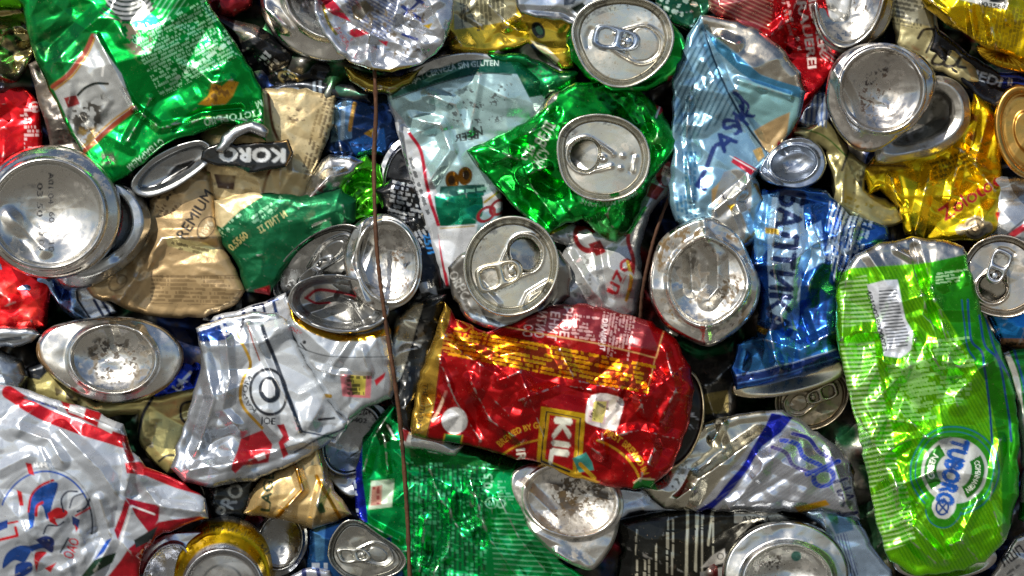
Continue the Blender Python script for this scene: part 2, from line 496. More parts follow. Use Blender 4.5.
        Z = Z + cr + tilt[0]*(X-c[0]) + tilt[1]*(c[1]-Y)
        if hf is not None: Z = Z + hf(X, Y)
        m, k = X.shape
        idx = np.arange(m*k).reshape(m, k)
        a = idx[:-1]; b = idx[1:]; F = np.stack([a, np.roll(a, -1, 1), np.roll(b, -1, 1), b], -1).reshape(-1, 4)
        F = F[:, ::-1]
        V = np.stack([X.ravel(), Y.ravel(), Z.ravel()], 1)
        if hole is not None:
            keep = ~hole(V[:, 0], V[:, 1]); F = F[keep[F].any(1)]
        wv = cr.ravel()*warp
        C = paint(V[:, 0]+wv, V[:, 1]+wv, base, metal, art)
        return s.add(name, V, F, C, mat, parent, label)
    # ---- domed underside of a can
    def bottom(s, c, outer, ring, h, depth=14, rise=16, tilt=(0, 0), k=1.0, **kw):
        """outer: shoulder outline, ring: standing ring"""
        kw['amp'] = kw.get('amp', 0)+.15; sd0 = kw.get('seed', 1); rg_ = np.random.default_rng(sd0+50)
        R0 = np.mean(radial(ring, c, np.linspace(0, 6, 30)))
        kw['dents'] = list(kw.get('dents', ())) + [(c[0]+R0*1.1*cos(t_), c[1]+R0*1.1*sin(t_), R0*rg_.uniform(.18, .4), rg_.uniform(-5, 2.5)) for t_ in rg_.uniform(0, 6.28, 3)]
        q = lambda f: scale_curve(ring, c, f)
        rings = [(outer, h-34, 1), (outer, h-8*k, 4), (scale_curve(outer, c, .975), h-1, 4), (scale_curve(outer, c, .94), h+2, 3)]
        rings += [(q(1.13), h+rise*.45, 10), (q(1.07), h+rise*.62, 4), (q(1.035), h+rise*.93, 4), (q(1.0), h+rise, 3), (q(.965), h+rise*.9, 3), (q(.935), h+rise*.55, 4), (q(.92), h+rise*.35, 3)]
        hh = h+rise*.35
        for f in (.82, .7, .58, .46, .34, .22, .1, .001):
            rings.append((q(f), hh-depth*(1-(f/.92)**2), 5))
        if kw.get('mat', 'alu') == 'alu': kw['mat'] = 'spun'
        return s.loft(c, rings, tilt=tilt, name='base', **kw)
    # ---- lid with rolled rim, sunk panel and pull tab
    def lid(s, e, h, phi=0, tilt=(0, 0), mouth='closed', tab=True, collar=None, base='d2d0ca', amp=0.12, seed=5, mat='alu', art=(), flapz=.34, tabz=3.5, tabc='c9cbce', dimples=False,
            outline=None, creases=(), dents=(), taba=0.0, wide=False, collar_base=None, deep=1.0, tabr=(0, 0), tabs=1.22):
        cx, cy, a, b, rot = e; c = (cx, cy); R = (a+b)/2
        curve = outline if outline is not None else e
        q = lambda f: scale_curve(curve, c, f)
        cr, sr = cos(radians(rot)), sin(radians(rot)); cp, spn = cos(radians(phi)), sin(radians(phi))
        def uv(X, Y):
            x = ((X-cx)*cr + (Y-cy)*sr)/a; y = (-(X-cx)*sr + (Y-cy)*cr)/b
            x, y = x*cr - y*sr, x*sr + y*cr
            return x*cp + y*spn, -x*spn + y*cp
        def xy(u, v):
            x = u*cp - v*spn; y = u*spn + v*cp
            x, y = x*cr + y*sr, -x*sr + y*cr; x *= a; y *= b
            return cx + x*cr - y*sr, cy + x*sr + y*cr
        dz = deep
        rings = [(q(1.0), h-26, 1), (q(1.0), h-.10*R, 3), (q(1.015), h-.05*R, 2), (q(1.012), h-.015*R, 2), (q(.99), h, 2), (q(.965), h-.01*R, 2), (q(.95), h-.05*R, 2),
                 (q(.92), h-.19*R*dz, 5), (q(.895), h-.245*R*dz, 3), (q(.87), h-.245*R*dz, 2), (q(.85), h-.18*R*dz, 3), (q(.83), h-.155*R*dz, 2), (q(.80), h-.155*R*dz, 2)]
        for f in (.6, .4, .2, .001): rings.append((q(f), h-.155*R*dz, 10))
        # pressed shapes on the panel
        tear = cv([(-.15, -.17), (.1, -.30), (.42, -.40), (.70, -.22), (.76, 0), (.70, .22), (.42, .40), (.1, .30), (-.15, .17)])
        mth = [(.10, 0), (.14, -.14), (.27, -.27), (.46, -.27), (.61, -.14), (.65, 0), (.61, .14), (.46, .27), (.27, .27), (.14, .14)]
        if wide: mth = [(.08, 0), (.10, -.2), (.25, -.38), (.50, -.37), (.68, -.2), (.72, 0), (.68, .2), (.50, .37), (.25, .38), (.10, .2)]
        mth = chaikin(mth, 2, .25); mclosed = np.vstack([mth, mth[:1]])
        def hf(X, Y):
            u, v = uv(X, Y); z = np.zeros(X.shape)
            z += .035*R*np.exp(-(ldist(u, v, tear)/.035)**2)
            z -= .03*R*np.exp(-(ldist(u, v, mclosed)/.02)**2)
            z += .03*R*np.exp(-((np.hypot(u, v)-.05)/.03)**2)*(np.hypot(u, v) < .12)
            z -= .02*R*np.exp(-(ldist(u, v, [(-.62, -.18), (-.66, 0), (-.62, .18)])/.05)**2)
            if mouth == 'open': 
                dd = sdist(u, v, mth)[0]; z -= .08*R*np.clip(1-np.abs(dd)/.04, 0, 1)
            if dimples:
                for du, dv in ((-.20, -.14), (-.20, .12), (-.40, -.15), (-.40, .13)):
                    z += .03*R*np.exp(-((u-du)**2+(v-dv)**2)/.0022)
                z += .04*R*np.exp(-(ldist(u, v, [(-.66, -.16), (-.66, .14)])/.05)**2)
            return z
        hole = None
        if mouth == 'open':
            def hole(X, Y):
                u, v = uv(X, Y); return sdist(u, v, mth)[0] > 0.012
        o = s.loft(c, rings, base=base, tilt=tilt, amp=amp, seed=seed, mat='spun' if mat == 'alu' else mat, name='lid', art=art, hf=hf, hole=hole, nt=240, creases=creases, dents=dents)
        if mouth == 'open':       # the pushed-in tongue, seen through the mouth
            pts = [xy(u*.97+.01, v*.97) for u, v in mth]
            ptsx = np.array(pts)
            dirx, diry = xy(1, 0)[0]-cx, xy(1, 0)[1]-cy; LL = math.hypot(dirx, diry)
            s.sheet(ptsx, h-flapz*R, 'b8b4a8', 1.0, amp=.35, seed=seed+3, roll=1.5, n=0, rg=0, skirt=4, name='mouth_flap', mat='alu', step=.8,
                    tilt=(-.35*dirx/LL+tilt[0], .35*diry/LL+tilt[1]), parent=o, scales=((20, 5.0), (9, 2.0)), warp=0)
        if tab:
            pill = chaikin([(-.60, -.13), (-.55, -.20), (-.42, -.225), (-.1, -.20), (.06, -.17), (.15, -.08), (.15, .08), (.06, .17), (-.1, .20), (-.42, .225), (-.55, .20), (-.60, .13)], 2, .25)
            h1 = [(-.50, -.09), (-.44, -.14), (-.34, -.14), (-.26, -.10), (-.26, .10), (-.34, .14), (-.44, .14), (-.50, .09)]
            h2 = [(-.14, -.09), (-.10, -.12), (0.0, -.10), (.03, -.05), (.03, .05), (0.0, .10), (-.10, .12), (-.14, .09)]
            ca, sa = cos(radians(taba)), sin(radians(taba))
            tf = lambda pts: [xy((u*ca - v*sa)*tabs + tabr[0], (u*sa + v*ca)*tabs + tabr[1]) for u, v in pts]
            cc = np.array(tf(pill)).mean(0)
            z0 = h-.155*R*dz + tabz
            zt = z0 + tilt[0]*(cc[0]-cx) + tilt[1]*(cy-cc[1])
            s.sheet(tf(pill), zt, tabc, 1.0, amp=.08, roll=.085*R, n=0, rg=0, skirt=2.2, holes=(tf(h1), tf(h2)), name='pull_tab', mat='alu', step=.6,
                    tilt=tilt, parent=o, warp=0, seed=seed+9)
            rv = xy(*(-.04*ca+tabr[0], -.04*sa+tabr[1]))
            s.loft(rv, [(('e'), 0, 0)] if False else [((rv[0], rv[1], .07*R, .07*R, 0), zt-3, 1), ((rv[0], rv[1], .065*R, .065*R, 0), zt-.6, 3), ((rv[0], rv[1], .04*R, .04*R, 0), zt, 3), ((rv[0], rv[1], .001, .001, 0), zt, 3)],
                   base=tabc, name='rivet', parent=o, nt=28, tilt=tilt)
        return o

def scale_curve(curve, c, f):
    return ('s', curve, f)
def radial(curve, c, th):
    if isinstance(curve, tuple) and curve and curve[0] == 's':
        inner = curve[1]; f = curve[2]
        if isinstance(inner, tuple) and len(inner) == 5 and not isinstance(inner[0], str):   # ellipse may have its own centre
            cx, cy, a, b, rot = inner
            f2 = f
            # shrink towards the ellipse's own centre, then slide to c as f -> 0
            ex = c[0] + (cx-c[0])*min(1, f*1.2); ey = c[1] + (cy-c[1])*min(1, f*1.2)
            return radial((ex, ey, a*f2, b*f2, rot), c, th)
        return radial(inner, c, th)*f
    if isinstance(curve, tuple):
        cx, cy, a, b, rot = curve
        if a < 1: return np.full(len(th), .05)
        t = np.linspace(0, 2*pi, 240, endpoint=False); cr, sr = cos(radians(rot)), sin(radians(rot))
        x = a*np.cos(t); y = b*np.sin(t); p = np.stack([cx+x*cr-y*sr, cy+x*sr+y*cr], 1)
    else:
        p = chaikin(curve, 2, .22); q = []
        for i in range(len(p)):
            a_, b_ = p[i], p[(i+1) % len(p)]
            for t in (0, .25, .5, .75): q.append(a_+(b_-a_)*t)
        p = np.array(q)
    an = np.arctan2(p[:, 1]-c[1], p[:, 0]-c[0]) % (2*pi); r = np.hypot(p[:, 0]-c[0], p[:, 1]-c[1])
    o = np.argsort(an); an = an[o]; r = r[o]
    return np.interp(th, np.r_[an[-1]-2*pi, an, an[0]+2*pi], np.r_[r[-1], r, r[0]])

def tube(c, pts, rad, base, name='wire', mat='rust', seed=1, nseg=10):
    """rod along px points (x,y,h)"""
    p = np.array(pts, float)
    dense = []
    q = np.vstack([2*p[0]-p[1], p, 2*p[-1]-p[-2]])
    for i in range(1, len(q)-2):
        for t in np.linspace(0, 1, 14, endpoint=False):
            dense.append(0.5*((2*q[i]) + (q[i+1]-q[i-1])*t + (2*q[i-1]-5*q[i]+4*q[i+1]-q[i+2])*t*t + (-q[i-1]+3*q[i]-3*q[i+1]+q[i+2])*t**3))
    dense.append(p[-1]); p = np.array(dense)
    rng = np.random.default_rng(seed); n = len(p)
    t = np.gradient(p, axis=0); t /= np.linalg.norm(t, axis=1)[:, None]
    up = np.array([0, 0, 1.]); sd = np.cross(t, up); sd /= np.linalg.norm(sd, axis=1)[:, None]; nn = np.cross(sd, t)
    rr = rad*(1+0.10*rng.normal(size=n))[:, None]
    a = np.linspace(0, 2*pi, nseg, endpoint=False)
    V = (p[:, None] + (rr*np.cos(a))[..., None]*sd[:, None] + (rr*np.sin(a))[..., None]*nn[:, None]).reshape(-1, 3)
    idx = np.arange(n*nseg).reshape(n, nseg); A = idx[:-1]; Bb = idx[1:]
    F = np.stack([A, np.roll(A, -1, 1), np.roll(Bb, -1, 1), Bb], -1).reshape(-1, 4)
    C = np.empty((len(V), 4)); C[:, :3] = lin(base); C[:, 3] = .15
    nv = vnoise(V[:, 0]*3, V[:, 1], 9, seed)[:, None]; C[:, :3] *= (1+.35*nv)
    return c.add(name, V, F, C, mat)

# ================================================================== the setting
def plain_material(name, c1, c2, scale, rough_=0.9, metal=0.0):
    mt = bpy.data.materials.new(name); mt.use_nodes = True; nt = mt.node_tree; b = nt.nodes["Principled BSDF"]
    n = nt.nodes.new("ShaderNodeTexNoise"); n.inputs['Scale'].default_value = scale; n.inputs['Detail'].default_value = 6
    m = nt.nodes.new("ShaderNodeMixRGB"); m.inputs[1].default_value = (*lin(c1), 1); m.inputs[2].default_value = (*lin(c2), 1)
    nt.links.new(n.outputs[0], m.inputs[0]); nt.links.new(m.outputs[0], b.inputs['Base Color'])
    b.inputs['Roughness'].default_value = rough_; b.inputs['Metallic'].default_value = metal
    return mt
gm = bpy.data.meshes.new("ground"); G = 60
gm.from_pydata([(-G, -G, 0), (G, -G, 0), (G, G, 0), (-G, G, 0)], [], [(0, 1, 2, 3)])
gm.materials.append(plain_material("yard_asphalt", '6e6a62', '55524c', 3))
go = bpy.data.objects.new("ground", gm); COL.objects.link(go); go['kind'] = 'structure'

# the packed mass behind the cans one can tell apart
core = Can('dark packed mass of crushed metal filling the gaps behind the cans', 512, 288, -60, name='compressed_scrap', cat='scrap metal', group=None)
core.sheet([(-90, -80), (1114, -80), (1114, 656), (-90, 656)], -6, '6e6c66', .85, amp=3.6, seed=400, step=4, n=0, rg=0, mat='dirty', skirt=140,
           scales=((60, 9.0), (30, 5.0), (14, 2.4)), warp=0,
           art=[SP([(-90, -80), (1114, -80), (1114, 656), (-90, 656)], '17502e', .9, 40, .2, 3), SP([(-90, -80), (1114, -80), (1114, 656), (-90, 656)], '20386c', .9, 45, .25, 13),
                SP([(-90, -80), (1114, -80), (1114, 656), (-90, 656)], '7a1a1e', .9, 36, .38, 23)])
core.done(); core_o = core.kids[0][0]; core_o['kind'] = 'stuff'; core_o.name = 'compressed_scrap'

ALU = 'b8b8b6'; WARM = 'c8c2b0'
G1 = '009436'

# ================================================================== left side
c = Can('big green flattened can with grey curved barcode and a torn white panel, top left corner', 155, 90, 40)
c.sheet([(-12, -30), (203, -30), (212, 10), (240, 50), (263, 90), (266, 140), (248, 128), (225, 124), (200, 133), (170, 142), (150, 158), (130, 175), (113, 184), (92, 170), (80, 148),
         (62, 118), (52, 95), (36, 60), (27, 30), (22, 5)], 62, G1, .92, amp=1.05, ang=-35, seed=3, n=0, tilt=(.02, .0), bulge=8,
  art=[P([(28, -30), (66, -30), (72, 20), (96, 36), (70, 70), (48, 88), (30, 40)], '046d2c', .9),
       P([(95, 35), (122, 74), (134, 108), (112, 122), (90, 146), (82, 150), (70, 125), (53, 88), (70, 70), (84, 50)], 'bfc2c1', .55),
       L(cv([(93, 36), (84, 54), (70, 74), (53, 87)]), 5, '8a3a22', .3), L(cv([(95, 39), (87, 56), (73, 76), (55, 90)]), 1.6, 'e0a83a', .8),
       L(cv([(135, 108), (116, 122), (100, 136), (84, 150)]), 5, '8a3a22', .3), L(cv([(132, 106), (113, 119), (97, 133), (82, 146)]), 1.4, 'e0a83a', .8),
       P([(64, 98), (76, 95), (80, 104), (68, 108)], '7a2020', .2),
       L(cv([(78, 95), (86, 88), (96, 84), (108, 84)]), 3, '101a14', .1), SP([(64, 110), (106, 90), (104, 128), (74, 140)], '2c2820', .1, 6, -.25, 5), SP([(74, 126), (98, 124), (94, 146), (82, 148)], 'a08040', .6, 4, .0, 25), L(cv([(100, 58), (104, 64), (103, 76)]), 2.5, 'e8e8e4', .3),
       P([(98, -12), (150, 0), (153, 8), (142, 20), (122, 20), (110, 8)], '9a9d9c', .3), [E(126, -22, r_, r_*1.05, 10, '1c2a22', .2, w=2.1, a0=42, a1=128) for r_ in (14, 18.5, 23, 27.5, 32, 36.5, 41)],
       H([(150, -20), (176, -20), (190, 5), (165, 22), (155, 8)], -55, 5, .25, '7fc49a', .5),
       M(188, 45, 96, 66, -27, 3.6, '9fe0b4', .5, .75, 4, 1.3, op=.75),
       M(150, 28, 40, 14, -30, 5, '8fd4a6', .5, .6, 9, 1.6),
       M(206, 58, 74, 6, -33, 6, 'c2e8cc', .5, .8, 14, 1.8),
       P([(198, 104), (208, 96), (212, 83), (222, 86), (230, 80), (238, 82), (232, 96), (224, 105), (210, 106)], 'd8a030', .95), SP([(198, 104), (210, 82), (238, 80), (228, 106)], '6a4a18', .4, 4, .05, 8),
       T('ГІСТОРЫЮ', 232, 117, 6.5, 168, 'b8e8c4', .4, width=56),
       T('СТВАРАЕМ', 146, 155, 6.5, 141, 'b8e8c4', .4, width=44), T('М', 258, 103, 6.5, 160, 'b8e8c4', .4),
       M(60, 60, 30, 10, -60, 5, '0a5a28', .8, .7, 3, 2.4), SP([(114, 14), (150, 20), (160, 60), (140, 66), (118, 40)], '6a5c4c', .1, 5, .15, 12), SP([(96, 150), (120, 150), (118, 168), (100, 168)], '2a3020', .2, 4, .0, 17)],
  creases=[([(135, 108), (160, 128), (205, 118), (262, 120)], 5, 6), ([(175, 128), (200, 112), (240, 108)], -4, 5), ([(96, 36), (135, 108)], 4, 5), ([(150, 100), (128, 140)], 4, 7)])
c.loft((188, 166), [([(128, 184), (135, 172), (150, 156), (172, 144), (200, 137), (212, 144), (214, 160), (196, 176), (172, 192), (148, 200), (134, 196)], 36, 1),
   ([(130, 184), (137, 173), (151, 158), (172, 147), (199, 139), (211, 145), (212, 160), (195, 175), (172, 190), (148, 198), (135, 194)], 58, 4),
   ([(136, 184), (142, 174), (154, 162), (174, 151), (198, 143), (206, 147), (207, 159), (192, 172), (170, 186), (149, 193), (139, 190)], 57, 3),
   ([(142, 184), (147, 175), (158, 165), (176, 155), (197, 148), (203, 150), (203, 157), (190, 168), (170, 181), (150, 188), (143, 187)], 50, 3), ((188, 166, .1, .1, 0), 46, 14)],
   base='9a9c9c', name='lid', amp=.5, seed=8, art=[P([(168, 172), (174, 166), (190, 160), (197, 161), (190, 168), (170, 179)], '0c0c0c', .1), L([(168, 173), (175, 165), (193, 159)], 1.5, 'd8d8d8')])
c.done()

c = Can('tan can with a black name badge, just below the big flattened green can', 260, 145, 10)
c.sheet([(205, 115), (235, 100), (262, 88), (300, 88), (338, 94), (334, 125), (318, 165), (306, 205), (270, 215), (238, 215), (200, 200), (195, 160)], 32, 'cdb98c', .65, amp=.8, seed=17, n=0, ang=20, mat='dull', bulge=6,
  art=[M(318, 140, 104, 17, 104, 4.6, '4a3c26', .2, .7, 3, 1.5), L(cv([(268, 94), (272, 125), (280, 150), (268, 175), (262, 200)]), 3, '6a3c18', .4),
       
       P([(214, 174), (236, 176), (234, 190), (218, 188)], '4a3018', .2), SP([(285, 105), (310, 105), (306, 130), (285, 125)], '4a3820', .1, 4, .15, 6), SP([(205, 150), (330, 92), (310, 200), (210, 200)], 'a58e5e', .5, 25, .1, 61, .5)])
c.sheet([(214, 152), (220, 138), (232, 127), (249, 119), (264, 122), (270, 132), (264, 140), (251, 133), (240, 136), (231, 144), (225, 153)], 70, 'a8aaac', 1, amp=.4, seed=4, mat='alu', roll=6, name='rim', skirt=14)
c.sheet([(200, 160), (207, 146), (222, 142), (250, 143), (288, 140), (293, 153), (287, 167), (262, 170), (248, 174), (236, 166), (218, 166)], 62, '121415', .35, amp=.5, seed=14, mat='foil', roll=3, name='label_strip', skirt=10, n=0, wear=.1,
  art=[L([(222, 143), (287, 141), (291, 153), (286, 166)], 1.3, '8a6a3a', .8), T('KORO', 252, 155, 13, 181, 'c8caca', .5, width=64, bold=.05), P([(226, 165), (250, 168), (248, 174), (236, 172)], '0c3c2c', .5)])
c.done()

c = Can('red can at the left edge above the biggest silver base, with small white recycling print', 0, 130, 10)
c.sheet([(-40, 70), (0, 80), (28, 88), (40, 105), (44, 150), (60, 250), (50, 300), (46, 328), (0, 336), (-40, 330)], 22, 'd01018', .85, amp=1.0, seed=21, n=0,
  art=[M(33, 130, 18, 44, 0, 4.2, 'f0d0d0', .3, .65, 3, 1.4), M(24, 118, 8, 8, 0, 3, 'f0d0d0', .3, .7, 5, 1.2), E(35, 107, 5, 5, 0, 'f0d0d0', .3, w=1.3), L([(33, 107), (37, 107)], 2.4, 'f0d0d0', .3), SP([(0, 280), (44, 280), (44, 328), (0, 328)], 'e03028', .7, 12, .1, 6)])
c.done()

c = Can('largest round silver can base with a dotted date stamp, at the left edge', 50, 213, 40)
c.bottom((49, 213), (51, 212, 71, 67, 8), (47, 214, 57, 54, 5), 78, depth=14, rise=12, seed=5, amp=.35,
   art=[T('A01:04', 51, 188, 5.5, 90, '3a3c42', .6, width=32, bold=.01), T('03 50', 40, 200, 5.5, 90, '3a3c42', .6, width=34, bold=.01), T('60 06 10', 52, 232, 5.5, 90, '3a3c42', .6, width=40, bold=.01), T('90 03', 42, 238, 5.5, 90, '3a3c42', .6, width=26, bold=.01), SP([(60, 150), (90, 158), (80, 172), (56, 160)], '3a3028', .1, 3, .15, 4), E(47, 214, 57, 54, 5, '8c8c8a', 1, w=1.2)],
   dents=[(26, 240, 13, -7), (12, 222, 12, 4), (46, 246, 16, 4)], creases=[([(8, 214), (44, 250)], 3, 10)])
c.done()

c = Can('tan can with black PREMIUM lettering, right of the largest round silver base', 165, 260, 5)
c.sheet([(84, 285), (112, 262), (140, 235), (150, 200), (158, 178), (190, 160), (212, 172), (216, 215), (226, 250), (246, 290), (238, 304), (205, 318), (165, 318), (138, 314), (110, 302), (92, 298)], 42, 'b59a70', .55, amp=1.0, seed=31, n=0, mat='dull', bulge=8,
  art=[T('PREMIUM', 193, 218, 11, -58, '1c1812', .1, width=62), T('1876', 207, 229, 7, -58, 'cdbd98', .4, width=17), E(207, 228, 8, 12, 30, '3a3020', .2, w=1.4), T('1876', 207, 229, 6, -58, 'e0d0a8', .4, width=15),
       M(195, 290, 90, 30, 2, 4.0, '6a5638', .2, .85, 3, 1.4, op=.7), L([(150, 276), (244, 276)], 1, '6a5638', .2), P([(166, 236), (186, 240), (206, 243), (218, 250), (214, 258), (190, 252), (168, 246)], 'f0e0a0', .95), M(196, 250, 50, 8, 12, 4, '4a3c20', .2, .6, 8, 2.4),
       M(165, 205, 22, 26, -58, 5, '6a5030', .3, .5, 8, 1.6), E(118, 283, 10, 7, -35, '7a6240', .3, w=1.5), E(122, 280, 5, 4, -35, '7a6240', .3, w=1.2), SP([(150, 165), (170, 165), (180, 200), (156, 215)], '1e1810', .2, 6, .1, 5)],
  creases=[([(120, 300), (162, 238), (230, 236)], 6, 9), ([(150, 245), (140, 275)], -4, 6)])
c.loft((95, 228), [([(118, 180), (136, 188), (150, 205), (154, 225), (146, 248), (128, 268), (104, 283), (84, 292), (60, 290), (40, 260), (50, 200), (90, 178)], 20, 1),
    ([(118, 181), (135, 189), (148, 206), (152, 225), (144, 247), (127, 266), (103, 281), (84, 289), (62, 286), (42, 260), (52, 202), (90, 180)], 48, 4),
    ([(116, 184), (130, 192), (141, 207), (144, 225), (137, 244), (122, 260), (101, 272), (84, 276), (62, 274), (46, 250), (56, 206), (90, 184)], 60, 5),
    ([(114, 190), (124, 197), (131, 209), (133, 225), (128, 240), (115, 253), (98, 263), (84, 266), (66, 262), (52, 240), (60, 210), (90, 190)], 61, 4),
    ([(112, 194), (120, 200), (126, 210), (128, 225), (123, 237), (112, 248), (97, 257), (84, 260), (70, 256), (56, 240), (64, 212), (90, 194)], 44, 3), ((95, 228, .1, .1, 0), 34, 12)],
    base='aeb2b6', amp=.5, seed=9, dents=[(118, 256, 7, -4)], name='base')
c.done()

c = Can('blue and clear crumpled foil can poking out under the biggest silver base', 60, 290, 0)
c.sheet([(-10, 258), (20, 262), (52, 274), (90, 268), (102, 292), (118, 312), (92, 326), (70, 318), (48, 292), (38, 298), (10, 296), (2, 280)], 24, '7f9cc4', .9, amp=2.0, seed=33, n=0,
  art=[P([(72, 270), (100, 290), (116, 312), (90, 322), (76, 300)], 'd0d4dc', .6), L([(74, 272), (78, 300), (92, 322)], 2.2, '10182c', .3), P([(50, 276), (70, 280), (72, 300), (60, 300)], '203c78', .9), L([(94, 300), (104, 318)], 3, '16264c', .5), L([(100, 298), (110, 314)], 3, '16264c', .5)])
c.done()

c = Can('silver oval can base covered with brown flecks, above the white can with the oval letter', 112, 360, 30)
c.bottom((114, 358), [(35, 345), (46, 328), (72, 320), (106, 316), (140, 318), (166, 328), (183, 346), (184, 364), (172, 384), (150, 398), (118, 405), (84, 398), (58, 382), (38, 362)],
   (113, 359, 43, 34, 4), 60, depth=12, rise=11, seed=15, amp=.5, tilt=(0, -.05), mat='alu',
   art=[SP([(80, 345), (100, 335), (142, 345), (152, 362), (130, 392), (96, 385)], '3a2c1c', .05, 3.2, .12, 7, .9), SP([(78, 335), (155, 335), (152, 392), (80, 392)], '6a5c44', .1, 6, .2, 27, .7),
        L(cv([(37, 344), (40, 360), (52, 376)]), 6, 'a07c50', .6), L(cv([(180, 340), (185, 358), (176, 380), (152, 396)]), 6, 'a07c50', .6)],
   creases=[([(108, 318), (116, 345)], 4, 7), ([(140, 330), (150, 348)], 5, 6)])
c.done()

c = Can('pale yellow can with black curved lines, wedged beside the white can with the oval letter', 150, 420, 0)
c.sheet([(26, 368), (46, 358), (62, 382), (96, 402), (150, 396), (196, 388), (202, 402), (196, 430), (184, 468), (168, 474), (148, 458), (137, 440), (138, 415), (96, 418), (56, 404), (27, 392)], 24, 'cdc07c', .6, amp=1.1, seed=41, n=0, mat='dull', bulge=4,
  art=[L(cv([(196, 400), (182, 404), (180, 416), (186, 424)]), 2.6, '18181c', .2), L(cv([(160, 462), (168, 456), (180, 456)]), 2.6, '18181c', .2), L(cv([(138, 440), (142, 415), (152, 398)]), 3.5, '20242c', .4), P([(26, 362), (40, 358), (48, 372), (40, 380), (28, 378)], '2a2e34', .7), SP([(30, 370), (90, 400), (92, 412), (30, 395)], '4a4028', .1, 8, .15, 4)])
c.done()

c = Can('deep blue can with white lettering between the flecked oval base and the pale yellow can', 185, 375, 0)
c.sheet([(150, 370), (175, 350), (196, 345), (204, 370), (200, 392), (180, 396), (152, 400)], 20, '0c2c9c', .9, amp=1.2, seed=43, n=0, art=[T('LA', 180, 384, 9, -55, 'e4e8f0', .3), L([(178, 386), (190, 372)], 2.5, 'e4e8f0', .3)])
c.done()

c = Can('crumpled silver white can with a large oval letter emblem above a red patch', 260, 400, 20)
c.sheet([(196, 328), (225, 318), (250, 312), (276, 312), (292, 322), (298, 345), (318, 380), (336, 408), (350, 420), (346, 432), (322, 448), (290, 466), (254, 480), (214, 488), (184, 482), (171, 468), (178, 440), (192, 400), (202, 360)], 62, 'b0b6be', .8, amp=1.3, seed=47, n=0, bulge=8,
  art=[P([(248, 325), (284, 318), (320, 385), (346, 430), (322, 446), (290, 448), (262, 420), (246, 395), (240, 370), (250, 358)], 'bcc2c8', .35),
       L(cv([(236, 332), (250, 362), (243, 380), (242, 404), (262, 428)]), 3, 'c49a3c', .9), L([(248, 326), (259, 360)], 1.4, '9a5040', .4), L([(262, 326), (302, 432)], 4, '1c2634', .3),
       E(269, 392, 18, 23, -12, '20242c', .2, w=3, a0=-60, a1=300), E(270, 390, 11, 13.5, -12, '1a222e', .2), E(269, 389, 6, 9.5, -12, 'd4d6d8', .3), E(273, 388, 1, 8, -12, 'd4d6d8', .3), TA('МАКАРОМАР'[2:7], 269, 392, 21.5, 172, 4.2, '303438', .2, span=95), T('JOE', 268, 421, 6.5, 4, '1a1e26', .2, width=15),
       P([(240, 438), (262, 430), (272, 444), (268, 462), (244, 466), (236, 474), (232, 470)], 'a8202c', .6), P([(277, 425), (284, 424), (290, 440), (284, 444), (288, 454), (283, 458), (278, 442), (283, 436)], 'a8202c', .6), P([(254, 456), (264, 452), (266, 458), (258, 461)], 'd8c8c8', .4),
       T('b', 226, 328, 15, -20, '16306c', .4, bold=.02), T('J', 240, 324, 13, 10, '1a1e2c', .3), P([(196, 332), (224, 322), (232, 332), (226, 340), (200, 342)], '1c3c80', .7), T('b', 225, 328, 13, -20, 'c8ccd4', .4),
       M(205, 430, 56, 16, 78, 5.5, '6a6e74', .3, .6, 3, 1.8, op=.6), L([(302, 432), (346, 440)], 1.6, '26344c', .3), L([(294, 452), (344, 428)], 1.6, '26344c', .3), L([(320, 420), (334, 418)], 2.4, '20242c', .2), M(250, 478, 70, 8, -16, 5, '50565c', .2, .5, 12, 3)],
  creases=[([(200, 345), (214, 400), (198, 450)], 7, 10), ([(226, 340), (230, 380), (222, 410), (240, 430)], 6, 8), ([(248, 325), (302, 432)], 3, 5), ([(190, 470), (250, 460), (330, 432)], 4, 8)])
c.done()

c = Can('white can with a gold neck band, pink sticker and caved-in top, beside the dark wire', 340, 340, 20)
c.sheet([(288, 296), (296, 316), (340, 332), (388, 322), (394, 345), (396, 380), (392, 400), (368, 406), (350, 420), (335, 412), (318, 385), (300, 350), (289, 325)], 66, 'b6bcc2', .6, amp=.9, seed=53, n=0, bulge=10, ang=80,
  art=[L(cv([(288, 306), (300, 322), (330, 336), (362, 338), (392, 330)]), 7, 'c89a28', 1), L(cv([(288, 334), (302, 348), (335, 357), (388, 357)]), 1.3, '5a5e62', .4), T('ЗОИЭ', 294, 330, 4, 25, 'a03038', .2), E(304, 342, 2, 2, 0, '202428', .2), L([(300, 343), (306, 350)], 1.6, '202428', .2),
       L(cv([(296, 368), (310, 392), (330, 396)]), 3.6, 'c49a3c', .9), L(cv([(290, 344), (298, 372), (316, 408)]), 1.6, '42484c', .3),
       P([(340, 371), (372, 373), (370, 398), (342, 396)], 'c07078', .15), P([(350, 375), (366, 375), (364, 395), (352, 394)], 'c8bc50', .15), M(358, 385, 22, 20, 2, 4, '3a3420', .1, .8, 3, 1.4), P([(374, 380), (386, 372), (384, 378), (376, 386)], 'b01828', .3), P([(340, 370), (372, 372), (372, 376), (340, 374)], 'b8b8b4', .8)],
  creases=[([(296, 362), (330, 374), (345, 376)], 6, 8), ([(350, 340), (330, 370)], 5, 8), ([(368, 372), (362, 350)], 4, 7)])
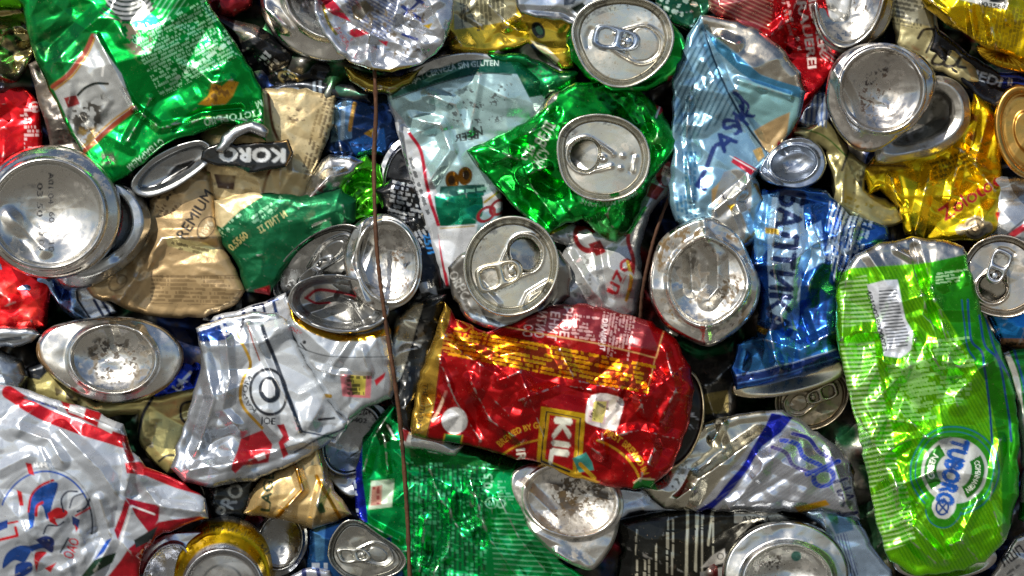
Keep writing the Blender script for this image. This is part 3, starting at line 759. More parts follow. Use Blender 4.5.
c.loft((338, 304), [((339, 304, 51, 29, 8), 58, 1), ((339, 304, 51, 29, 8), 78, 4), ((339, 303, 50, 28, 8), 81, 2), ((339, 303, 46.5, 25, 8), 79, 2), ((339, 303, 44, 23, 8), 66, 4), ((338, 303, 38, 19, 8), 58, 4), ((338, 304, .1, .1, 0), 60, 26)],
   base='a8a8a6', amp=1.5, seed=12, name='lid', art=[L(cv([(306, 298), (318, 290), (340, 293), (356, 297)]), 3, 'a01828', .5), L(cv([(306, 298), (316, 303), (330, 303)]), 2.5, 'a01828', .5)], creases=[([(305, 315), (350, 300), (362, 320)], 7, 9), ([(340, 296), (356, 302)], 6, 6)])
c.done()

c = Can('dark tilted can lid with its pull tab, half hidden behind the oval silver base', 315, 260, 10)
c.lid((318, 264, 54, 27, -38), 54, phi=-48, tilt=(.3, .3), base='8f8f8c', seed=19, amp=.5, taba=0, tabr=(.12, .1), tabs=1.1, collar=None, outline=None)
c.done()

c = Can('dark green can with worn gold print on its shoulder, above the tilted lid', 280, 235, 0)
c.sheet([(214, 200), (255, 190), (300, 196), (340, 188), (358, 200), (356, 222), (330, 240), (304, 250), (284, 272), (270, 296), (246, 292), (236, 262), (222, 244), (215, 222)], 46, '0b5c36', .7, amp=.9, seed=57, n=0, mat='dull', bulge=8,
  art=[P([(208, 196), (255, 188), (262, 196), (240, 210), (222, 228), (214, 224)], 'd2bf92', .5), T('0.5560', 238, 241, 7, -42, 'c8bc78', .6, width=22), T('ІІ ПИТ И', 272, 222, 6.5, -32, 'b0b078', .6, width=32), M(232, 224, 34, 10, -38, 4.4, '9ac4a0', .5, .6, 4, 1.5), M(268, 210, 40, 10, -35, 4.4, '7ab08c', .5, .6, 6, 1.5), SP([(225, 200), (350, 190), (270, 290)], '1c8450', .8, 16, .25, 8, .6), P([(254, 290), (270, 285), (272, 302), (258, 303)], '9a1018', .6)])
c.done()

c = Can('lime green crumpled scrap of can behind the black wire, above the oval silver base', 358, 190, 0)
c.sheet([(326, 205), (340, 180), (352, 162), (366, 155), (380, 165), (386, 195), (372, 220), (350, 226)], 34, '4db81e', .9, amp=2.2, seed=59, n=0, scales=((30, 8), (13, 4), (7, 1.5)), art=[M(355, 190, 40, 24, -50, 6, '0c5a1c', .8, .6, 3, 3)])
c.done()

c = Can('small triangular silver can base with a rusty stain, beside the lime green scrap', 328, 178, 5)
c.sheet([(300, 200), (306, 184), (316, 166), (328, 154), (352, 155), (364, 162), (352, 178), (338, 194), (320, 206), (306, 208)], 38, 'b8b8b6', 1, amp=.7, seed=61, n=0, bulge=8, mat='alu', art=[SP([(306, 200), (318, 184), (342, 178), (336, 192), (314, 204)], '5a2018', .05, 5, -.1, 4)], creases=[([(302, 204), (330, 176), (352, 172)], 6, 8)])
c.done()

c = Can('shiny dark blue can with a gold streak, left of the black wire near the top', 360, 128, 0)
c.sheet([(330, 100), (350, 94), (392, 92), (404, 112), (400, 140), (384, 157), (352, 158), (322, 156), (328, 128)], 22, '1a3460', .9, amp=2.0, seed=63, n=0, art=[P([(332, 102), (352, 98), (352, 138), (330, 142)], '6a94c4', 1), L([(355, 104), (350, 130)], 4, 'b8904a', 1), L([(345, 100), (342, 138)], 4, 'a8c4e0', 1), P([(348, 142), (384, 128), (386, 150), (356, 157)], '2c6cc4', .9), M(364, 146, 26, 6, 4, 5, '0a1c44', .5, .7, 3, 2.2), P([(364, 134), (374, 128), (372, 138)], 'c8a040', 1)])
c.done()
c = Can('rounded grey can end half hidden right of the black wire, beside the pale aqua can', 395, 165, 0)
c.bottom((402, 178), (404, 178, 27, 44, 10), (404, 178, 18, 32, 10), 20, depth=8, rise=8, seed=66, amp=.5, base='8e9094')
c.done()

c = Can('black crumpled can right beside the upper right edge of the big flattened green can', 265, 60, 0)
c.sheet([(205, 10), (238, 20), (262, 28), (300, 56), (345, 66), (380, 78), (372, 92), (330, 98), (290, 96), (262, 90), (240, 60), (222, 34)], 24, '15171a', .6, amp=1.6, seed=67, n=0, bulge=6,
  art=[M(276, 66, 34, 12, 40, 5, 'b8bcc0', .5, .6, 3, 2), E(288, 78, 10, 6, 25, '8a7a4a', .7, w=2), M(288, 78, 14, 8, 25, 3, 'b0a878', .7, .6, 5, 1.5), T('L', 265, 86, 8, -30, 'd8dce0', .3), T('F', 261, 77, 6, -35, 'c8ccd0', .3), P([(240, 15), (262, 22), (258, 36), (244, 42), (234, 30)], '9c948a', .95),
       P([(266, 90), (300, 86), (302, 93), (268, 94)], 'a4b0bc', .5), P([(314, 80), (321, 80), (321, 95), (315, 95)], '9aa4ac', .5), L([(286, 85), (287, 94)], 3, '10141c', .3), SP([(236, 14), (262, 20), (256, 40), (240, 44)], 'c8bca0', .95, 6, .1, 4)])
c.done()
c = Can('dark red scrap of can at the top edge behind the big green can', 232, 4, 0)
c.sheet([(205, -30), (256, -30), (252, 6), (234, 18), (218, 20), (208, 4)], 20, '7a1018', .8, amp=1.4, seed=69, n=0); c.done()

c = Can('round silver can base at the top edge, left of the crushed silver and white can', 325, 8, 20)
c.bottom((328, -2), (330, 0, 70, 63, 10), (334, -6, 49, 44, 10), 40, depth=14, rise=11, seed=71, amp=.6, mat='alu', creases=[([(282, 26), (266, 8)], 6, 9), ([(275, 15), (290, 30)], 4, 8)])
c.done()

c = Can('crumpled silver white can with red and blue marks and rounded lower edge, top edge', 385, 25, 40)
c.sheet([(314, -30), (314, 6), (320, 28), (334, 50), (356, 66), (386, 73), (416, 67), (440, 50), (452, 26), (455, 0), (452, -30)], 78, 'b8bcc2', .8, amp=1.7, seed=73, n=1, bulge=-4, roll=5, ang=30, scales=((44, 8), (20, 4.2), (9, 1.2)),
   creases=[([(330, 10), (366, 34), (420, 50)], 7, 10), ([(352, -10), (372, 22), (366, 60)], 6, 9), ([(400, -10), (392, 30), (430, 44)], 7, 10), ([(440, 0), (410, 20)], 5, 8)],
   art=[P([(310, -20), (322, 4), (332, 14), (350, 21), (346, 16), (330, -4), (320, -24)], 'c0243c', .5), P([(350, 28), (364, 30), (370, 34), (354, 37), (349, 34)], 'c0243c', .5), P([(378, 40), (388, 41), (386, 46)], 'c0243c', .5),
        H([(338, -20), (400, -20), (396, 20), (384, 42), (362, 28), (348, 14)], 30, 3.4, .5, '4a5a86', .7, .8), H([(338, -20), (400, -20), (396, 20), (384, 42), (362, 28), (348, 14)], -40, 4.6, .4, '707c98', .7, .6),
        P([(350, 6), (366, 0), (372, 8), (360, 20), (352, 18)], '6c6656', .7), L([(402, 6), (424, 22)], 4, '20306c', .3), L([(404, 14), (420, 2)], 3, '20306c', .3), L([(412, -4), (424, 4)], 4, '20306c', .3), L([(402, 34), (418, 40)], 3, '20306c', .3),
        P([(424, 26), (434, 24), (430, 30)], 'e0b020', .9), L(cv([(326, 42), (338, 56), (356, 66), (384, 71), (410, 67)]), 4, 'b09a48', 1), L(cv([(322, 4), (328, 22), (336, 34)]), 3, 'b09a48', 1), TA('JUNIOR', 386, 8, 55, 148, 5, '8a4a50', .3, inward=True, span=22), SP([(330, 0), (440, 0), (430, 60), (350, 60)], '5a5040', .1, 5, .3, 7)])
c.done()

c = Can('olive gold can with khaki fine print, right of the crumpled silver white can', 510, 35, 10)
c.sheet([(446, -30), (610, -30), (600, 10), (578, 24), (576, 68), (560, 70), (548, 58), (528, 44), (498, 54), (452, 54), (444, 30)], 36, 'c8a834', .95, amp=1.5, seed=75, n=0,
  art=[P([(450, -30), (516, -30), (516, 14), (505, 22), (455, 30)], 'a09a78', .6), M(482, 2, 58, 44, 86, 4.2, '3c3c2c', .3, .85, 3, 1.4), P([(505, 20), (525, 22), (530, 40), (510, 34)], 'd8b820', 1), E(538, 30, 6, 9, -30, '101810', .5), E(539, 30, 3, 5, -30, '3c6c4c', .5), P([(520, 50), (534, 42), (550, 52), (552, 66), (540, 60)], '1c2c4c', .5), P([(536, 54), (551, 57), (550, 64), (540, 60)], '3c84c4', .8), P([(530, 40), (545, 45), (560, 60), (555, 68)], 'c8c098', .5)])
c.done()

c = Can('silver can lid seen at a slant at the top edge, above the olive gold can', 555, 8, 20)
c.sheet([(512, -30), (610, -30), (598, 14), (578, 27), (566, 22), (540, 19), (522, 14), (515, 4)], 58, 'b0b4b8', 1, amp=.7, seed=77, n=1, mat='alu', roll=5, name='lid', art=[P([(524, 4), (536, -4), (552, -8), (564, -2), (552, 8), (528, 12)], 'd4dce8', 1), L(cv([(516, 6), (526, 15), (560, 17), (574, 23)]), 1.6, '6a6a6a', .9), P([(571, 8), (582, 2), (588, 8), (580, 17)], '101c14', .4), P([(564, -10), (580, -10), (574, 4), (564, 6)], '4c5258', .9)], creases=[([(520, 10), (560, 12), (576, 22)], -3, 5)])
c.done()

# ================================================================== centre
c = Can('pale aqua can with a dark green lettered band and a red edged white side', 450, 160, 10)
c.sheet([(386, 92), (398, 82), (430, 70), (462, 60), (496, 57), (520, 62), (545, 80), (550, 110), (520, 140), (500, 160), (504, 200), (500, 240), (470, 262), (452, 288), (443, 290), (436, 262), (420, 215), (404, 160)], 40, 'a3c4c6', .55, amp=1.0, seed=81, n=0, bulge=8,
  art=[P([(386, 80), (440, 56), (496, 50), (524, 60), (540, 76), (510, 74), (482, 73), (440, 82), (392, 98)], '0b5040', .5), TA('CERVEJA / CERVEZA SIN GLUTEN', 492, 258, 192, -104, 5.6, 'b8d0c8', .3, span=32),
       L(cv([(392, 99), (440, 83), (482, 74), (512, 75)]), 1.4, '2c3c38', .3), P([(510, 60), (548, 74), (556, 92), (530, 98)], '0c6840', .85),
       P([(386, 100), (402, 118), (420, 150), (440, 200), (446, 240), (450, 288), (436, 290), (398, 160)], 'b8bcc0', .3), L(cv([(409, 133), (420, 150), (425, 175), (430, 200), (438, 225), (441, 250), (447, 285)]), 3.4, 'b01830', .5), M(418, 186, 60, 7, 72, 5, '1c2024', .2, .7, 3, 2.4),
       T('BEER', 466, 136, 7.5, -8, '2c3434', .2, width=24, flip=True), T('N', 478, 131, 9, -10, '2c3434', .2), E(452, 180, 7, 9, 0, '8a5c1c', 1), E(465, 176, 7, 9, 10, '8a5c1c', 1), E(451, 180, 3.5, 5, 0, '2c1c08', .6), E(466, 175, 3.5, 5, 0, '2c1c08', .6),
       P([(434, 196), (470, 186), (484, 190), (482, 215), (474, 226), (440, 226), (436, 210)], '0a7a58', .9), P([(440, 186), (484, 184), (486, 192), (438, 198)], '104840', .5), M(472, 190, 30, 5, -8, 5, '78b8a0', .4, .7, 5, 2.2), P([(436, 226), (478, 224), (470, 262), (452, 284), (445, 270)], 'c4c8cc', .3), L([(440, 228), (474, 226)], 1.5, 'c0b080', .7), P([(482, 196), (500, 188), (504, 206), (484, 212)], 'd0d4d4', .4), L([(484, 202), (498, 192)], 2, 'd8b838', .8), E(486, 214, 6, 9, 50, '8a1820', .4, w=3.4), E(498, 207, 6, 9, 50, '8a1820', .4, w=3.4), SP([(440, 90), (520, 80), (500, 130), (450, 125)], '40484a', .1, 2.5, .35, 6)],
  creases=[([(430, 95), (455, 105), (465, 130)], 5, 9), ([(410, 118), (440, 125), (450, 150), (430, 180)], 6, 9), ([(480, 75), (470, 130)], 3, 6)])
c.loft((450, 70), [((452, 82, 60, 28, -12), 20, 1), ((452, 82, 60, 28, -12), 34, 4), ((452, 80, 56, 25, -12), 38, 4), ((452, 80, .1, .1, 0), 34, 8)], base='b0b4b4', name='shoulder', seed=8, amp=.6)
c.done()

c = Can('crumpled black can with dense white print, right of the oval silver base', 425, 240, 0)
c.sheet([(374, 190), (392, 178), (412, 180), (424, 206), (438, 250), (446, 292), (440, 320), (418, 345), (398, 352), (392, 330), (412, 290), (400, 220), (382, 210)], 40, '131518', .5, amp=1.5, seed=83, n=0, bulge=5,
  art=[M(406, 205, 34, 44, 12, 4.6, 'c4c8cc', .3, .7, 3, 2.4), M(420, 238, 18, 40, 62, 4, 'b4b8bc', .3, .65, 5, 2), T('25Л', 428, 243, 7, 76, '2c7cc0', .4, width=20), P([(418, 284), (428, 282), (434, 290), (422, 294)], 'c8ccd0', .3), P([(428, 292), (436, 286), (438, 296)], 'c8ccd0', .3), SP([(405, 300), (430, 285), (425, 330), (400, 345)], '6c7074', .8, 8, .2, 6)])
c.done()

c = Can('oval silver can base standing behind the black wire, with a long bright fold', 382, 262, 40)
c.bottom((383, 262), [(352, 226), (366, 216), (384, 213), (400, 218), (416, 234), (423, 256), (419, 282), (406, 302), (388, 314), (372, 312), (352, 294), (343, 268), (344, 246)],
   (388, 262, 30, 41, -8), 78, depth=7, rise=5, seed=85, amp=.8, tilt=(.12, -.05), mat='alu', creases=[([(362, 226), (352, 262), (366, 302)], 6, 9), ([(374, 218), (358, 270)], -4, 8)],
   art=[SP([(385, 250), (412, 240), (412, 290), (390, 300)], '5a4630', .1, 2.6, .28, 7), SP([(344, 250), (356, 250), (362, 300), (350, 290)], '6a3c20', .1, 5, .25, 17), L(cv([(345, 262), (352, 290), (372, 308), (390, 312)]), 1.2, '6a5a48', .5)])
c.done()

c = Can('green can with an open lid whose tab is gone and cut Cyrillic lettering, upper centre', 575, 170, 20)
c.sheet([(466, 150), (498, 136), (530, 118), (548, 96), (574, 82), (606, 80), (640, 90), (662, 108), (676, 140), (672, 156), (652, 180), (642, 204), (632, 226), (616, 243), (600, 236), (582, 220), (560, 226), (546, 236), (528, 222), (504, 196), (480, 170)], 58, '0a9a30', .95, amp=1.9, seed=91, n=0, bulge=10,
  art=[P([(486, 131), (494, 112), (520, 104), (545, 84), (562, 82), (556, 100), (536, 116), (512, 128)], 'b4b0a4', 1), T("ВЕЛІ", 546, 134, 10, -62, 'c4d8c4', .5, width=24), T("ЖСУ", 541, 157, 9.5, -62, 'b4ccb4', .5, width=20), T("ЧІВ", 529, 153, 8, -64, 'b4ccb4', .5, width=16),
       M(628, 108, 64, 30, 42, 6, '0c6428', .9, .85, 3, 2.6), M(580, 92, 40, 16, 20, 6, '0c6428', .9, .85, 3, 2.4), P([(656, 84), (672, 88), (674, 104), (660, 116), (656, 104)], 'b01828', .4), L([(655, 84), (662, 104), (657, 118)], 1.5, 'e0e0dc', .3), E(652, 96, 6, 9, 20, '1c9c2c', .9, w=3),
       TA('З ГІСТОРЫЮ РАЗАМ', 603, 150, 58, 82, 6, 'a8dcac', .4, inward=True, span=62), M(536, 168, 60, 8, 50, 6, '087428', .9, .5, 8, 3)],
  creases=[([(468, 151), (500, 195), (548, 234)], 5, 6), ([(476, 142), (520, 160), (534, 190), (560, 224)], 9, 12), ([(520, 150), (524, 175), (556, 190)], -8, 11), ([(524, 176), (545, 168)], 8, 9), ([(500, 138), (556, 112)], -5, 7), ([(640, 130), (648, 180), (672, 150)], 5, 7), ([(642, 112), (655, 150)], -4, 7)])
c.lid((603, 158, 48, 44, 10), 92, phi=190, mouth='open', tab=False, dimples=True, wide=True, seed=93, base='d0cdc2', outline=[(556, 150), (560, 130), (576, 117), (600, 113), (626, 119), (644, 134), (651, 156), (646, 180), (630, 196), (606, 202), (580, 197), (562, 180)])
c.done()

c = Can('white can with large dark red letters, below the green can with the open lid', 610, 260, 10)
c.sheet([(540, 238), (548, 226), (572, 222), (600, 228), (622, 222), (640, 200), (650, 165), (660, 150), (676, 152), (686, 166), (672, 190), (650, 214), (640, 246), (642, 280), (636, 312), (625, 332), (600, 326), (560, 312), (540, 290), (556, 268), (566, 246)], 44, 'b2b4b4', .5, amp=1.1, seed=95, n=0, bulge=8,
  art=[E(586, 238, 10, 13, -30, '7c1a1c', .4, w=5.5, a0=60, a1=330), P([(588, 244), (600, 240), (606, 252), (596, 256)], '7c1a1c', .4), P([(576, 224), (588, 219), (592, 226), (580, 232)], '7c1a1c', .4), T('uzo', 618, 275, 17, -62, '9c1c24', .4, width=38, bold=.02), L(cv([(548, 234), (560, 228), (570, 222)]), 3, 'd8b030', .9), L(cv([(632, 222), (628, 240), (634, 262), (630, 290)]), 4, '9c1c24', .4), L(cv([(626, 300), (632, 280), (628, 262)]), 3, 'd0b040', .8), E(628, 290, 7, 17, 8, 'a8a8a4', .4, w=2),
       E(668, 172, 13, 15, 20, '7c1a1c', .3), E(668, 178, 7, 8, 20, 'c4c4c2', .4), P([(650, 182), (664, 188), (656, 200), (646, 196)], '7c1a1c', .3), P([(664, 165), (676, 170), (671, 180), (660, 174)], 'd8d4c8', .3), T('ТЕЛ', 668, 172, 4, 30, '30302c', .2, flip=True), SP([(560, 240), (600, 260), (610, 320), (570, 300)], '6a6a66', .2, 3, .4, 6), L([(590, 226), (630, 232), (645, 208)], 4, '208a34', .8), L([(592, 230), (628, 236)], 1.4, '8a2424', .3)],
  creases=[([(560, 240), (592, 290), (622, 320)], 5, 8), ([(600, 250), (608, 300)], -4, 7)])
c.done()

c = Can('green can whose round lid still has its closed tab, at the top edge', 622, 50, 30)
c.sheet([(566, 36), (572, 20), (600, 0), (650, 2), (672, 22), (686, 40), (688, 62), (672, 80), (648, 92), (612, 94), (586, 78), (570, 58)], 56, '068a2c', .95, amp=1.0, seed=101, n=0, bulge=4, art=[L(cv([(670, 20), (682, 40), (682, 60), (664, 78)]), 1.6, '50d060', 1), P([(668, 76), (676, 74), (674, 88), (664, 90)], '802020', .3)])
c.lid((622, 42, 53, 46, 0), 92, phi=8, mouth='closed', taba=4, tabr=(.16, -.04), seed=103, base='d0cdc2', tabc='aebaca', outline=[(570, 36), (576, 14), (592, 1), (620, -5), (650, 0), (668, 14), (675, 38), (668, 60), (650, 78), (628, 88), (606, 86), (584, 70)],
   art=[SP([(575, 0), (670, 0), (665, 80), (590, 80)], '6a5c40', .1, 2.5, .4, 6, .6)], wide=True)
c.done()

c = Can('dark green can with pale scribbled lettering, above the light blue can at the top edge', 665, 8, 0)
c.sheet([(640, -30), (718, -30), (716, 8), (700, 24), (690, 34), (672, 24), (656, 4)], 26, '0a4a30', .7, amp=1.3, seed=105, n=0, art=[M(672, 6, 50, 26, 20, 7, 'b0c8b8', .4, .6, 3, 3)])
c.done()

c = Can('bare silver can with opened lid and tab, touching the top of the large red can', 508, 275, 40)
c.sheet([(448, 268), (460, 252), (486, 244), (560, 250), (572, 270), (570, 296), (550, 316), (520, 332), (498, 332), (470, 322), (452, 300)], 64, '8f8d88', .9, amp=.9, seed=111, n=0, bulge=4, mat='alu',
  art=[T('ORHO', 459, 285, 9, 62, 'c8c8c4', .5, width=30), P([(468, 312), (496, 322), (520, 330), (500, 334), (474, 326)], 'd0e0f0', 1), M(488, 322, 30, 10, 22, 4, '60748c', .6, .5, 3, 3), SP([(450, 270), (470, 260), (490, 320), (460, 310)], '504c46', .5, 8, .2, 5)])
c.lid((511, 266, 47, 50, 20), 96, phi=-40, mouth='open', taba=24, tabr=(-.02, .10), tabs=1.35, flapz=.25, seed=113, base='d0cdc2', tabc='d0cab8', wide=True,
   art=[SP([(470, 230), (550, 225), (550, 300), (480, 300)], '7a6c50', .2, 2.6, .45, 6, .6)], creases=[([(548, 282), (528, 294), (522, 306)], 3, 4), ([(482, 286), (498, 304)], 3, 5)])
c.done()

c = Can('large red can with a band of orange gold print and a square white sticker', 560, 390, 20)
c.sheet([(438, 324), (444, 302), (456, 318), (486, 332), (512, 324), (548, 306), (580, 302), (616, 310), (652, 322), (676, 340), (690, 368), (694, 390), (688, 430), (672, 468), (650, 489), (612, 488), (574, 478), (540, 463), (500, 455), (462, 444), (430, 440), (412, 434), (411, 420), (419, 378), (428, 350)], 74, 'a4080c', .82, amp=1.5, seed=121, n=0, bulge=10, step=.9,
  art=[P([(430, 292), (451, 300), (440, 360), (427, 440), (400, 436), (414, 380), (424, 340)], 'b89238', .9), L([(452, 300), (440, 370), (426, 440)], 1.4, '5c0c10', .4), T('THE AUTHENTIC', 421, 409, 5, 99, '3a2c0c', .3, width=52), T('OF LAND', 439, 326, 5.5, 103, '3a2c0c', .3, width=32),
       P([(540, 300), (640, 305), (660, 352), (540, 330), (524, 322)], '7a2026', .5), T('РНОЕ', 566, 322, 9, 99, 'e0b8b4', .4, width=30, bold=.02), T('ЕНИТ', 553, 326, 9, 99, 'e0b8b4', .4, width=28, bold=.02), T('ИТИО', 540, 324, 9, 99, 'e0b8b4', .4, width=26, bold=.02), T('СО', 527, 330, 9, 99, 'e0b8b4', .4, width=12, bold=.02),
       M(616, 336, 44, 34, 100, 3.4, 'c89c98', .4, .8, 3, 1.3), T('DRAUGHT', 604, 335, 5, 96, 'f0d8d4', .4, width=32), M(585, 328, 26, 26, 8, 3.6, 'c89c98', .4, .8, 13, 1.4),
       L([(500, 325), (544, 334), (600, 344), (656, 358), (664, 330)], 1.4, 'e0a868', .8), L([(655, 358), (648, 392)], 1.2, 'd8a060', .8), E(463, 322, 7, 7, 0, 'e09030', .8, w=1.4), E(478, 326, 7, 7, 0, 'e09030', .8, w=1.4), L([(460, 320), (467, 325)], 1.2, 'e09030', .8),
       P([(462, 333), (500, 334), (560, 347), (604, 356), (650, 366), (646, 392), (600, 383), (560, 376), (500, 366), (448, 352)], '8c2c0c', .85, 1), M(552, 360, 206, 30, 11, 4.5, 'ffae18', 1, .86, 3, 2.6, op=.95), M(455, 344, 24, 20, 11, 4.5, 'e8a030', .8, .8, 6, 1.6),
       P([(542, 407), (586, 414), (580, 478), (536, 466)], 'e8b820', .9), P([(546, 411), (582, 418), (576, 475), (540, 462)], '1c0c08', .2), P([(548, 413), (580, 419), (575, 472), (542, 460)], 'e0b020', .9), P([(550, 415), (577, 420), (572, 470), (545, 459)], 'b00e12', .6), T('KIL', 561, 442, 17, 98, 'dcdccc', .3, width=44, bold=.05),
       P([(588, 396), (603, 392), (622, 398), (624, 403), (617, 430), (612, 431), (587, 424), (585, 420)], 'd4ccc8', .25, 1), P([(590, 400), (608, 400), (604, 424), (588, 422)], 'd0b0b4', .2), P([(594, 401), (606, 401), (602, 423), (592, 421)], 'd8cc70', .2), M(599, 412, 12, 18, 30, 4, '302c18', .1, .7, 3, 1.5),
       E(454, 420, 13, 13.5, 0, 'c4c4c2', .4), SP([(444, 410), (466, 410), (466, 432), (444, 432)], 'a4a4a4', .4, 3, .1, 5, .6), P([(444, 433), (462, 435), (458, 452), (442, 448)], '0b6c30', .7), L([(444, 434), (441, 447)], 1.3, 'e0b030', .8), L([(462, 435), (459, 452)], 1.3, 'e0b030', .8),
       E(560, 494, 78, 54, 8, 'e4a82c', .9, w=2.2, a0=180, a1=252), E(578, 500, 66, 62, 0, 'e4a82c', .9, w=2.4, a0=-72, a1=0), TA('FIRST BREWED IN 17', 578, 500, 70, -40, 6.5, 'e4a82c', .8, span=56), TA('BREWED BY GUI', 548, 500, 72, -112, 6, 'e4a82c', .8, span=40), L([(446, 392), (432, 420)], 3.5, 'd8b8a0', .4), T('IRI', 521, 456, 9, 84, 'e8e0d0', .3, width=14),
       P([(572, 458), (586, 452), (592, 462), (594, 470), (578, 472)], '3c8c84', .6), L([(580, 464), (594, 478)], 4, 'e4b42c', .9), P([(570, 470), (600, 482), (590, 486), (566, 478)], 'e4b42c', .9), P([(634, 484), (640, 480), (655, 481), (656, 489), (632, 489)], '149030', .7), L([(634, 483), (640, 479), (655, 480)], 1.5, 'e8dcb0', .5), M(452, 395, 40, 40, 60, 16, '901018', .6, .3, 5, 5)],
  creases=[([(500, 380), (520, 372), (545, 440)], 5, 10), ([(520, 400), (560, 385), (590, 390)], 5, 9), ([(470, 380), (490, 420), (520, 440)], 5, 9), ([(640, 400), (655, 450), (640, 480)], 4, 8), ([(600, 440), (640, 430), (680, 440)], 5, 10), ([(560, 350), (575, 380), (640, 395)], 4, 9), ([(440, 360), (455, 400), (480, 440)], 3, 5), ([(665, 350), (676, 390), (660, 420)], 4, 7)])
c.done()

c = Can('black and silver crushed can along the left side of the large red can', 415, 360, 10)
c.sheet([(396, 318), (412, 302), (430, 296), (446, 294), (442, 318), (430, 360), (418, 400), (413, 436), (400, 430), (392, 400), (388, 350)], 56, '1c1e1e', .6, amp=1.6, seed=123, n=0, bulge=3,
  art=[P([(396, 318), (414, 302), (424, 304), (412, 340), (400, 380), (392, 385), (388, 350)], 'b8b4a4', .95), SP([(404, 330), (430, 320), (420, 380), (400, 400)], '8a8a86', .9, 7, .2, 8)])
c.done()
c = Can('black can end with a tan seam behind the right side of the large red can', 698, 420, 10)
c.loft((672, 418), [((670, 418, 34, 54, 12), 40, 1), ((670, 418, 34, 54, 12), 56, 4), ((670, 418, 32.5, 52, 12), 59, 2), ((670, 418, 30, 49, 12), 56, 3), ((672, 418, .1, .1, 0), 58, 10)], base='26241f', metal=.6, name='base', amp=.9, seed=4, mat='dull',
   art=[E(670, 418, 33.2, 53, 12, 'b8a684', .8, w=2.5), SP([(688, 410), (700, 410), (700, 430), (688, 430)], 'c8ccd4', .8, 3, .1, 4)])
c.done()

c = Can('light blue can with navy lettering and a silver top end, upper right of centre', 735, 120, 20)
c.sheet([(700, 14), (724, 18), (752, 26), (780, 46), (800, 72), (806, 92), (800, 116), (786, 140), (770, 160), (756, 176), (764, 200), (758, 240), (742, 250), (728, 238), (712, 246), (694, 232), (676, 222), (668, 200), (671, 160), (672, 80), (688, 36)], 62, '88b0c6', .7, amp=1.2, seed=131, n=0, bulge=6,
  art=[H([(700, 14), (704, 40), (725, 85), (738, 112), (716, 124), (690, 140), (674, 132), (672, 80), (688, 36)], -62, 5.2, .35, '26546c', .6, .8), M(690, 176, 50, 14, 88, 4.2, '2c6c94', .5, .8, 3, 1.8), M(688, 215, 40, 20, 84, 4.2, '2c6c94', .5, .8, 3, 1.8),
       P([(700, 10), (726, 16), (756, 26), (784, 48), (806, 84), (806, 92), (786, 84), (760, 74), (736, 52), (712, 34), (704, 28)], 'bdb6a8', 1), L(cv([(704, 30), (712, 56), (724, 84), (738, 112), (752, 134), (770, 156)]), 2.2, '1a3448', .6),
       P([(708, 34), (736, 54), (762, 76), (802, 88), (800, 100), (770, 94), (740, 72), (716, 50)], '4c90ba', .8), P([(740, 78), (800, 98), (792, 138), (764, 128), (738, 106)], '88b8bc', .5),
       P([(752, 130), (776, 118), (790, 112), (786, 136), (772, 156), (762, 146)], 'bfa274', .6), L(cv([(734, 92), (742, 100), (741, 112), (735, 117)]), 4, '2c3c78', .4), L(cv([(740, 98), (748, 106), (742, 118)]), 3, '2c3c78', .4),
       T('S', 730, 126, 19, -60, '20346c', .4, bold=.04), T('A', 724, 140, 19, -42, '20346c', .4, bold=.04), T('J', 712, 158, 21, 200, '20346c', .4, bold=.03), T('L', 705, 180, 19, 25, '20346c', .4, bold=.04), T('Ж', 740, 118, 18, -50, '20346c', .4, bold=.03),
       P([(734, 156), (757, 169), (752, 176), (731, 162)], 'b01c34', .4), L([(730, 156), (758, 172)], 1, 'e8e8e8', .3), P([(778, 140), (786, 148), (782, 152), (776, 144)], '9c1c30', .4), P([(724, 172), (736, 168), (752, 178), (752, 205), (745, 240), (728, 236), (712, 220), (714, 195)], 'b4b4b0', .85), P([(712, 190), (720, 182), (712, 210)], 'c0a070', .6), T('L', 725, 196, 7, -20, '1c1c28', .3), L(cv([(756, 185), (764, 205), (756, 232), (746, 242)]), 3, 'a08850', .8), P([(728, 206), (736, 204), (732, 212)], 'e0b830', .9), P([(752, 150), (760, 146), (764, 156), (758, 162)], 'c8a868', .6)],
  creases=[([(704, 30), (724, 84), (770, 156)], -5, 7), ([(690, 100), (686, 140), (692, 200)], 4, 5), ([(750, 180), (735, 200), (750, 235)], 6, 8), ([(715, 210), (740, 190)], 6, 8), ([(722, 38), (736, 44)], 7, 9), ([(738, 80), (790, 96)], 3, 5)])
c.done()

c = Can('small smooth blue grey can base between the light blue can and the royal blue can', 792, 162, 20)
c.bottom((793, 162), [(758, 168), (770, 150), (786, 138), (806, 136), (822, 146), (828, 164), (820, 182), (800, 190), (776, 186), (760, 180)], (794, 163, 24, 18, -10), 62, depth=9, rise=4, seed=133, amp=.5, base='a8b0bc',
   creases=[([(760, 172), (778, 186)], 6, 6), ([(784, 150), (778, 142)], -6, 6)])
c.done()

